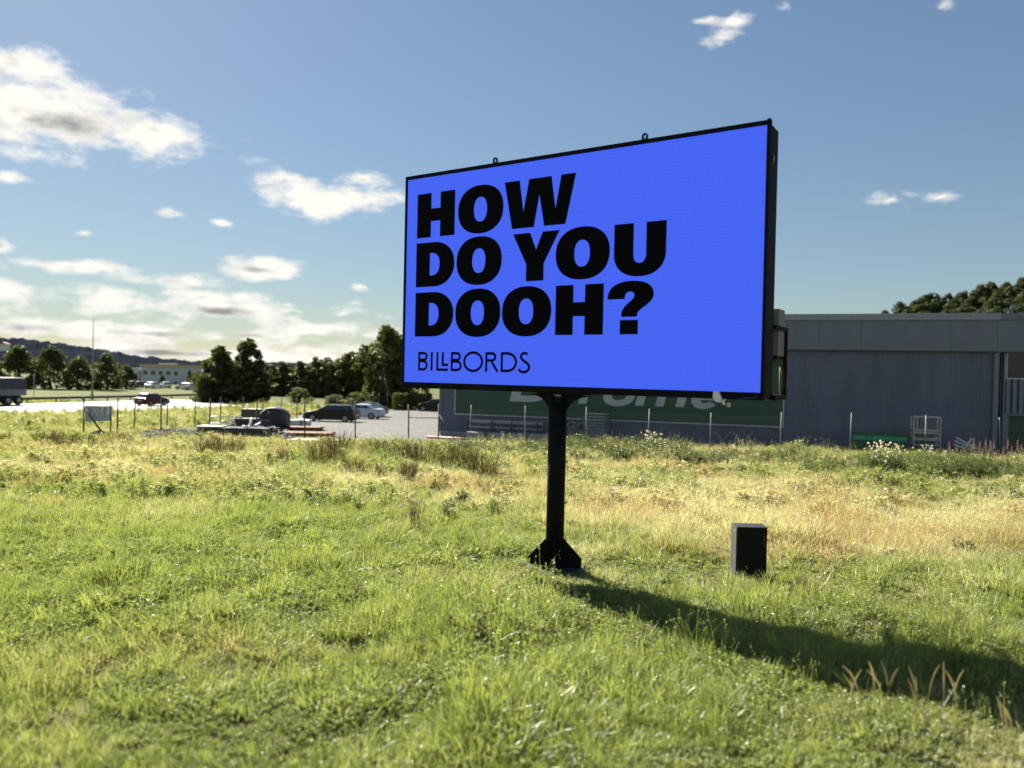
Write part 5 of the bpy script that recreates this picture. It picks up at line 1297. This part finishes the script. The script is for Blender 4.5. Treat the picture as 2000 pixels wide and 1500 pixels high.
m_rush = leafmat('rush_brown', (.026, .025, .009), (.095, .062, .028), trans=.30, gloss=.04, wscale=.8)
m_pink = leafmat('fireweed_pink', (.22, .105, .12), (.34, .21, .19), trans=.4, gloss=.02)
m_white = leafmat('thistle_white', (.62, .56, .46), (.75, .70, .62), trans=.4, gloss=.02)
m_yellow = leafmat('weed_yellow', (.30, .26, .03), (.46, .42, .06), trans=.4, gloss=.02)
m_straw = leafmat('seed_straw', (.19, .165, .09), (.31, .275, .16), trans=.4, gloss=.03)
def plant(name, label, cat, p, parts, rz, s, group=None):
    r_ = thing(name, label, cat, tuple(p), rz, group); r_.scale = (s[0], s[0], s[1])
    for pn, me_ in parts: inst(pn, me_, r_)
    return r_
rush_m = [plain('blades', *blades(170, .34, .55, 1.05, .011, .30, 40 + i, .4), m_rush) for i in range(3)]
rush_g = [plain('green_blades', *blades(70, .36, .30, .75, .012, .35, 60 + i, .4), m_green2) for i in range(3)]
RUSH = [(8, 868, 20, 20, 'dark green rush tuft at the left edge of the field'), (97, 870, 45, 28, 'rush tussock left of the braced sign, the wider of two'), (128, 881, 34, 30, 'darker rush tussock just right and in front of the wide one'),
        (160, 880, 40, 30, 'rush tussock directly in front of the braced sign'), (188, 884, 26, 24, 'small brown rush tussock right of the braced sign brace'), (222, 872, 36, 26, 'rush tussock at the foot of the first yard fence post'), (243, 870, 26, 24, 'rush tussock just right of the first yard fence post'),
        (404, 890, 40, 36, 'left half of the big brown rush clump in front of the beam stack'), (432, 893, 46, 38, 'middle of the big brown rush clump in front of the beam stack'), (462, 891, 30, 34, 'right end of the big brown rush clump in front of the beam stack'), (553, 902, 22, 32, 'slim reddish rush tussock below the pale boards'),
        (628, 906, 52, 44, 'large brown rush tussock in the field below the pale boards'), (655, 914, 34, 40, 'paler rush tussock leaning on the large brown one'), (693, 930, 34, 36, 'low brown rush tussock right of the large pair'), (660, 886, 50, 40, 'reddish shrubby tussock at the foot of a fence post below the gravel yard'),
        (728, 890, 44, 30, 'rush tussock at the edge of the gravel yard'), (782, 898, 60, 36, 'brown rush tussock left of the dark green one before the gate bay'), (826, 908, 58, 42, 'dark green based rush tussock in front of the gate bay'), (874, 918, 30, 40, 'thin rush tussock between the two big dark ones'),
        (905, 912, 50, 44, 'brown rush tussock left of the billboard post, the upper one'), (944, 932, 54, 46, 'dark rush tussock left of the billboard post, the lower one'), (795, 935, 34, 34, 'small dry rush tussock in the middle of the field'), (1182, 862, 30, 24, 'rush tuft right of the billboard post near the fence')]
for i, (px, py, wpx, hpx, lab) in enumerate(RUSH):
    p = gp(px, py); sx = wpx / FPX * p.y / .72; sz = hpx / FPX * p.y / .76
    plant('rush_tussock', lab, 'rush', p, [('blades', rush_m[i % 3]), ('green_blades', rush_g[i % 3])], random.uniform(0, 6.28), (sx, sz), 'rush tussocks in the field')
tall_r = plain('blades', *blades(46, .16, .7, 1.0, .010, .10, 71, .3), m_rush)
p = gp(812, 1032); plant('rush_tussock', 'narrow upright fan of dark stems standing alone in mid field', 'rush', p, [('blades', tall_r)], .4, (.62, .70))
# leafy plants in the open field
dock_m = [plain('leaves', *leafplant(12, .55, .32, 16, .15, 80 + i), m_green) for i in range(3)]
for i, (px, py, wpx, hpx, lab) in enumerate([(618, 1000, 46, 44, 'dark green leafy plant alone in the field above the lush grass'), (1890, 1088, 62, 44, 'dark leafy bush in the straw coloured grass far right of the cabinet'), (1738, 985, 26, 40, 'slim green plant in the pale grass, right one of two below the white flowers'),
        (1655, 975, 30, 34, 'slim green plant in the pale grass, left one of two below the white flowers'), (1930, 968, 50, 36, 'dark low bush at the right edge below the fireweed'), (1990, 990, 40, 46, 'dark green bush cut by the right edge of the picture'), (1885, 968, 40, 24, 'flat dark plant left of the low bush below the fireweed'),
        (905, 985, 40, 36, 'yellowish leafy weed in mid field left of the billboard post'), (872, 1010, 44, 40, 'leafy weed right of the narrow fan of stems'), (965, 1000, 24, 26, 'small green weed between the leafy weed and the post'), (1118, 1030, 26, 18, 'small weed right of the billboard post in the straw grass')]):
    p = gp(px, py); plant('leafy_weed', lab, 'weed', p, [('leaves', dock_m[i % 3])], random.uniform(0, 6.28), (wpx / FPX * p.y / .72, hpx / FPX * p.y / .58))
# weed bank along the wire fence
bank_m = [plain('leaves', *leafplant(34, 1.0, .62, 22, .13, 90 + i), [m_green, m_green2, m_green][i]) for i in range(3)]
bank_s = [plain('stalks', *blades(34, .6, .7, 1.35, .010, .25, 95 + i, .4), [m_green2, m_green, m_green2][i]) for i in range(3)]
q = np.random.default_rng(77); BL = 'leafy green weed among many in the overgrown bank along the wire fence'
for i in range(92):
    px = 870 + (2040 - 870) * (i + q.uniform(0, 1)) / 92
    if 1062 < px < 1112 and q.random() < .6: continue
    py = np.interp(px, [870, 1100, 1500, 1700, 2040], [872, 890, 906, 918, 935]) + q.uniform(-12, 14); p = gp(px, py)
    s = q.uniform(.75, 1.35); hz_ = q.uniform(.38, .78) * (1.05 if px > 1660 else (1.3 if 1100 < px < 1340 else .95))
    plant('bank_weed', BL, 'weed', p, [('leaves', bank_m[i % 3]), ('stalks', bank_s[(i // 3) % 3])], q.uniform(0, 6.28), (s, hz_), 'weeds along the wire fence')
# flowering plants
fire_s = plain('stems', *leafplant(1, 1.25, .05, 30, .13, 101), m_green2); V, F, T = [], [], []
q2 = np.random.default_rng(8)
for i in range(46):
    t = q2.random(); a = q2.uniform(0, 6.28); r = .055 * (1.15 - t); c = np.array([r * math.cos(a), r * math.sin(a), 1.0 + .55 * t]); s = .026; b = len(V)
    d1 = q2.normal(size=3); d1 /= np.linalg.norm(d1); d2 = np.cross(d1, q2.normal(size=3)); d2 /= np.linalg.norm(d2)
    V += [tuple(c - d1 * s), tuple(c + d2 * s), tuple(c + d1 * s), tuple(c - d2 * s)]; F.append((b, b + 1, b + 2, b + 3)); T.append(q2.random())
fire_f = plain('flower_spike', V, F, T, m_pink)
for i, (px, pt_) in enumerate([(1853, 862), (1868, 868), (1900, 854), (1912, 862), (1924, 857), (1933, 860), (1940, 862), (1958, 872), (1967, 858), (1975, 870), (1986, 859), (1994, 868), (1945, 884), (1918, 874), (1880, 872), (2006, 864)]):
    py = 918 + (i % 4) * 5; p = gp(px, py); h = (py - pt_) / FPX * p.y / 1.55
    plant('fireweed', 'pink flowering fireweed spike at the right end of the weed bank', 'fireweed', p, [('stems', fire_s), ('flower_spike', fire_f)], i * 1.3, (h * .95, h), 'fireweed at the right end of the bank')
def heads(n, rad, z0_, z1_, s, seed):
    q_ = np.random.default_rng(seed); V, F, T = [], [], []
    for i in range(n):
        a = q_.uniform(0, 6.28); r = rad * math.sqrt(q_.random()); c = np.array([r * math.cos(a), r * math.sin(a), q_.uniform(z0_, z1_)])
        for k in range(5):
            d1 = q_.normal(size=3); d1 /= np.linalg.norm(d1); d2 = np.cross(d1, q_.normal(size=3)); d2 /= np.linalg.norm(d2); b = len(V); cc = c + q_.normal(size=3) * s * .5
            V += [tuple(cc - d1 * s), tuple(cc + d2 * s), tuple(cc + d1 * s), tuple(cc - d2 * s)]; F.append((b, b + 1, b + 2, b + 3)); T.append(q_.random())
    return V, F, T
th_f = plain('flower_heads', *heads(16, .55, .92, 1.22, .032, 5), m_white)
for i, (px, py, pt_, lab) in enumerate([(1702, 925, 868, 'white flowered thistle clump before the left half of the green skip'), (1728, 928, 866, 'white flowered thistle clump before the middle of the green skip'), (1756, 928, 874, 'white flowered thistle clump before the right end of the green skip'), (1806, 915, 872, 'white flowered thistle at the foot of the wire cages'), (1270, 900, 846, 'white flowered thistle under the last grey letter of the green sign')]):
    p = gp(px, py); h = (py - pt_) / FPX * p.y / 1.2
    plant('thistle', lab, 'thistle', p, [('leaves', bank_m[0]), ('flower_heads', th_f)], i * 2.1, (h * .95, h * 1.05))
yl_f = plain('flower_heads', *heads(30, .5, .25, .5, .035, 6), m_yellow)
yl_l = plain('leaves', *leafplant(20, .42, .55, 10, .10, 120), m_yellow)
for i, (px, py, w_, lab) in enumerate([(20, 885, 60, 'bright yellow green weed patch at the left edge below the rushes'), (70, 890, 60, 'bright yellow green weed patch below the wide rush tussock'), (115, 896, 50, 'bright yellow green weed patch in front of the darker rush tussock'), (300, 892, 50, 'yellow weed patch left of the big brown rush clump'), (345, 888, 60, 'yellow weed patch nearest the big brown rush clump'),
        (565, 876, 34, 'small yellow weed patch left of the pale boards'), (850, 872, 46, 'fresh green yellow weeds at the gate post'), (1040, 884, 50, 'yellow weeds beside the billboard post at the fence'), (720, 905, 40, 'yellow weed patch between the rush tussocks in mid field')]):
    p = gp(px, py); plant('yellow_weed', lab, 'weed', p, [('leaves', yl_l), ('flower_heads', yl_f)], i * 1.7, (w_ / FPX * p.y / 1.1, .55), 'yellow weed patches')
# foreground: a tall leafy weed and dry seed stalks
p = gp(940, 1262); plant('tall_weed', 'tall blurred weed standing in the foreground grass', 'weed', p, [('leaves', plain('leaves', *leafplant(3, .62, .07, 30, .07, 131), m_green2))], .5, (1, 1.0))
def stalk_mesh(seed):
    q_ = np.random.default_rng(seed); V, F, T = [], [], []
    for k in range(3):
        a = q_.uniform(0, 6.28); ln = q_.uniform(.04, .15); x0, y0 = q_.normal() * .07, q_.normal() * .07; h = q_.uniform(.40, .62); pr = None
        for i in range(7):
            t = i / 6; c = np.array([x0 + math.cos(a) * ln * t ** 3, y0 + math.sin(a) * ln * t ** 3, h * (t - .25 * ln / .3 * t ** 4)]); w_ = .003 if t < .62 else .0062 * math.sin((t - .55) / .45 * math.pi) + .003
            b = len(V); V += [(c[0] - w_, c[1], c[2]), (c[0] + w_, c[1], c[2]), (c[0], c[1] - w_, c[2]), (c[0], c[1] + w_, c[2])]
            if i: F += [(b - 4, b - 3, b + 1, b), (b - 2, b - 1, b + 3, b + 2)]; T += [q_.random()] * 2
    return plain('seed_heads', V, F, T, m_straw)
stm = [stalk_mesh(s) for s in range(1, 9)]
for i, (px, py, lab) in enumerate([(1708, 1395, 'tallest dry seed stalks in front of the billboard shadow'), (1745, 1410, 'dry seed stalks bent to the right, just beside the tallest'), (1790, 1425, 'dry stalks hooked over at the top, in the dark shadow'), (1885, 1420, 'single straight dry stalk farthest right in the shadow'), (1650, 1420, 'pale thin stalks left of the tallest dry ones'), (1590, 1300, 'thin dry stalks at the lit edge of the shadow'),
        (1480, 1272, 'thin dry stalks at the near edge of the shadow left of centre'), (1960, 1490, 'dry stalks in the bottom right corner')]):
    p = gp(px, py); plant('dry_stalks', lab, 'stalks', p, [('seed_heads', stm[i % 8])], i * 1.1, (1.0, 1.0), 'dry seed stalks in the foreground')

# ------------------------------------------------------------------ grass: tufts on points, one object
grass_m = leafmat('grass_blades', (.130, .184, .043), (.325, .37, .112), (.475, .455, .265), trans=.54, gloss=.035, attr='dry', wscale=.9)
TC = bpy.data.collections.new('tuft_library')
def tuft(name, V, F, T): o = bpy.data.objects.new(name, plain(name, V, F, T, grass_m)); TC.objects.link(o)
tuft('tuft_a', *blades(50, .13, .05, .125, .0085, .95, 1)); tuft('tuft_b', *blades(44, .15, .04, .105, .0095, 1.15, 2)); tuft('tuft_c', *blades(40, .11, .06, .16, .0075, .75, 3))
tuft('tuft_d', *blades(34, .14, .13, .30, .0055, .45, 4)); tuft('tuft_e', *blades(30, .16, .11, .27, .0055, .65, 5))
def cloverV(seed):
    return leafplant(20, .105, .16, 6, .042, seed)
tuft('tuft_f', *cloverV(6))
V, F, T = blades(9, .08, .28, .50, .0035, .30, 7)
q3 = np.random.default_rng(2)
Vh = list(V)
for k in range(9):
    tip = np.array(V[k * 7 + 6])
    for j in range(4):
        c = tip - np.array([0, 0, .018 * j]) + q3.normal(size=3) * .006; b = len(Vh); s = .0065
        d1 = q3.normal(size=3); d1 /= np.linalg.norm(d1); d2 = np.cross(d1, q3.normal(size=3)); d2 /= np.linalg.norm(d2)
        Vh += [tuple(c - d1 * s * 1.6), tuple(c + d2 * s), tuple(c + d1 * s * 1.6), tuple(c - d2 * s)]; F.append((b, b + 1, b + 2, b + 3)); T.append(.35)
tuft('tuft_g', Vh, F, T)
tuft('tuft_h', *leafplant(11, .34, .20, 11, .085, 17))
def vnoise(x, y, sc, seed):
    q_ = np.random.default_rng(seed); g = q_.random((64, 64)); x, y = np.asarray(x) * sc, np.asarray(y) * sc
    xi, yi = np.floor(x).astype(int), np.floor(y).astype(int); fx, fy = x - xi, y - yi; fx, fy = fx * fx * (3 - 2 * fx), fy * fy * (3 - 2 * fy)
    G_ = lambda a, b: g[a % 64, b % 64]
    return (G_(xi, yi) * (1 - fx) + G_(xi + 1, yi) * fx) * (1 - fy) + (G_(xi, yi + 1) * (1 - fx) + G_(xi + 1, yi + 1) * fx) * fy
def fence_y(x):                                         # the field ends at the fence lines
    xs_ = [-90, A3.x - 25, A3.x - .2, A2.x + .6, B2.x, B1.x, 60]; ys_ = [120, 120, 120, A2.y - .3, B2.y - .2, B1.y + .8, B1.y - 12]
    return np.interp(x, xs_, ys_)
PTS = []
for (ya, yb, dens) in [(2.6, 5, 60), (5, 7, 230), (7, 9, 220), (9, 12, 180), (12, 16, 120), (16, 22, 74), (22, 30, 48), (30, 50, 36), (50, 70, 14), (70, 100, 7)]:
    mg = 5.0 if yb <= 16 else 3.0; xw = .80 * yb + mg; n = int(2 * xw * (yb - ya) * dens)
    x = rng.uniform(-xw, xw, n); y = rng.uniform(ya, yb, n)
    k = (np.abs(x) < .76 * y + mg) & (y < fence_y(x)); x, y = x[k], y[k]
    if ya >= 50:
        k = (x < A3.x + (B3.x - A3.x) * (y - A3.y) / (B3.y - A3.y) - .3) ; x, y = x[k], y[k]
    PTS.append(np.stack([x, y, np.full(len(x), (ya + yb) / 2)], 1))
PTS = np.concatenate(PTS); x, y, lvl = PTS.T
# keep the foot of the post, the bare soil and the cabinet clear
k = (np.hypot(x - pole_at.x, (y - pole_at.y) / .8) > .40 + .16 * rng.random(len(x))) & ~((np.abs(x - 3.72) < .27) & (np.abs(y - 11.75) < .20))
rv = (Vector((0, 0, 0)))
dr = (x - RA.x) * rn.x + (y - RA.y) * rn.y
k &= ~((dr > -.3) & (dr < RW + .3) & (y > 50))
k &= ~((vnoise(x, y, 1.1, 30) < .17) & (y < 9.5) & (rng.random(len(x)) < .8))
x, y, lvl = x[k], y[k], lvl[k]
N = len(x)
na, nb, nc = vnoise(x, y, .28, 1), vnoise(x, y, .9, 2), vnoise(x, y, 2.6, 3)
base_dry = np.interp(y, [0, 6, 9, 12.5, 14, 16.5, 20, 24, 30, 35, 45, 70], [.04, .04, .05, .10, .24, .46, .52, .50, .46, .38, .40, .4])
right = np.clip((x - .5) / 2.5, 0, 1) * np.interp(y, [9, 12, 13.2, 15, 18, 20, 24], [.06, .10, .40, .52, .42, .20, .08])
left = -np.clip((-1.5 - x) / 3, 0, 1) * np.interp(y, [9, 12, 15, 18, 22], [.0, .10, .20, .08, 0])
corner = .45 * np.clip((x - 1.6) / 2, 0, 1) * np.clip((7.6 - y) / 1.2, 0, 1)
dry = np.clip(base_dry + right + left + corner + ((na - .5) * .60 + (nb - .5) * .60 + (nc - .5) * .35) * np.interp(y, [5, 11], [.62, 1]) + rng.normal(size=N) * .10, 0, 1)
wt_ = rng.random(N)
clov = vnoise(x, y, .75, 12); hs_ = vnoise(x, y, 1.7, 14)
idx = np.where(wt_ < .34, 0, np.where(wt_ < .60, 1, np.where(wt_ < .80, 2, np.where(wt_ < .88, 5, 3))))
tallp = np.clip((dry - .25) * 1.6, 0, .95); tl = rng.random(N) < tallp
idx = np.where(tl, np.where(rng.random(N) < .5, 3, 4), idx); idx = np.where((rng.random(N) < .055 + .10 * dry) & (y > 6), 6, idx)
idx = np.where((clov > .46) & (y < 14) & (rng.random(N) < .65), 5, idx)
idx = np.where((rng.random(N) < .05 + .16 * (hs_ > .66)) & (y > 17), 7, idx)
nearb = (np.hypot(x - pole_at.x, y - pole_at.y) < 2.0) | (np.hypot(x - 3.69, y - 11.2) < 1.3)
idx = np.where(nearb & (idx == 6), 0, idx)
lush = .5 * (vnoise(x, y, .55, 9) - .5) + .7 * (vnoise(x, y, 1.5, 10) - .5)
scl = rng.uniform(.65, 1.25, N) * (1 + lush * 1.25) * np.interp(y, [3, 8, 12, 16, 24, 34, 60], [.95, 1.0, 1.0, .95, .95, 1.05, 1.5])
mown = (np.abs(x - (4.2 + .0 * y)) < 3.2) & (y > 8) & (y < 12)
scl = np.where((y > 36) & (y < 50) & (x < 2), scl * .60, scl)
scl = np.where((np.hypot(x - pole_at.x, y - pole_at.y) < 1.5) | (np.hypot(x - 3.69, y - 11.6) < .7), scl * .60, scl)
scl = np.where((np.abs(x - 3.66) < .42) & (y > 11.25) & (y < 11.6), scl * 2.0, scl)
me = bpy.data.meshes.new('grass'); me.from_pydata(np.stack([x, y, gz(x, y)], 1).tolist(), [], [])
def pat(nm, tp, arr):
    a = me.attributes.new(nm, tp, 'POINT'); a.data.foreach_set('vector' if tp == 'FLOAT_VECTOR' else 'value', np.ascontiguousarray(arr).ravel())
pat('dry', 'FLOAT', dry.astype(np.float32)); pat('scl', 'FLOAT', scl.astype(np.float32)); pat('idx', 'INT', idx.astype(np.int32))
pat('rot', 'FLOAT_VECTOR', np.stack([rng.normal(size=N) * .10, rng.normal(size=N) * .10, rng.uniform(0, 6.283, N)], 1).astype(np.float32))
grass = bpy.data.objects.new('grass', me); COL.objects.link(grass); tag(grass, 'green and straw coloured meadow grass covering the field', kind='stuff')
g = bpy.data.node_groups.new('grass_tufts', 'GeometryNodeTree')
g.interface.new_socket('Geometry', in_out='INPUT', socket_type='NodeSocketGeometry'); g.interface.new_socket('Geometry', in_out='OUTPUT', socket_type='NodeSocketGeometry')
gi, go = g.nodes.new('NodeGroupInput'), g.nodes.new('NodeGroupOutput'); ip = g.nodes.new('GeometryNodeInstanceOnPoints'); ci = g.nodes.new('GeometryNodeCollectionInfo')
ci.inputs['Collection'].default_value = TC; ci.inputs['Separate Children'].default_value = True; ci.inputs['Reset Children'].default_value = True
def na_(nm, tp):
    n_ = g.nodes.new('GeometryNodeInputNamedAttribute'); n_.data_type = tp; n_.inputs['Name'].default_value = nm; return n_.outputs['Attribute']
g.links.new(gi.outputs[0], ip.inputs['Points']); g.links.new(ci.outputs[0], ip.inputs['Instance']); ip.inputs['Pick Instance'].default_value = True
g.links.new(na_('idx', 'INT'), ip.inputs['Instance Index']); g.links.new(na_('rot', 'FLOAT_VECTOR'), ip.inputs['Rotation']); g.links.new(na_('scl', 'FLOAT'), ip.inputs['Scale'])
g.links.new(ip.outputs[0], go.inputs[0])
md = grass.modifiers.new('tufts', 'NODES'); md.node_group = g
print('TUFTS', N)
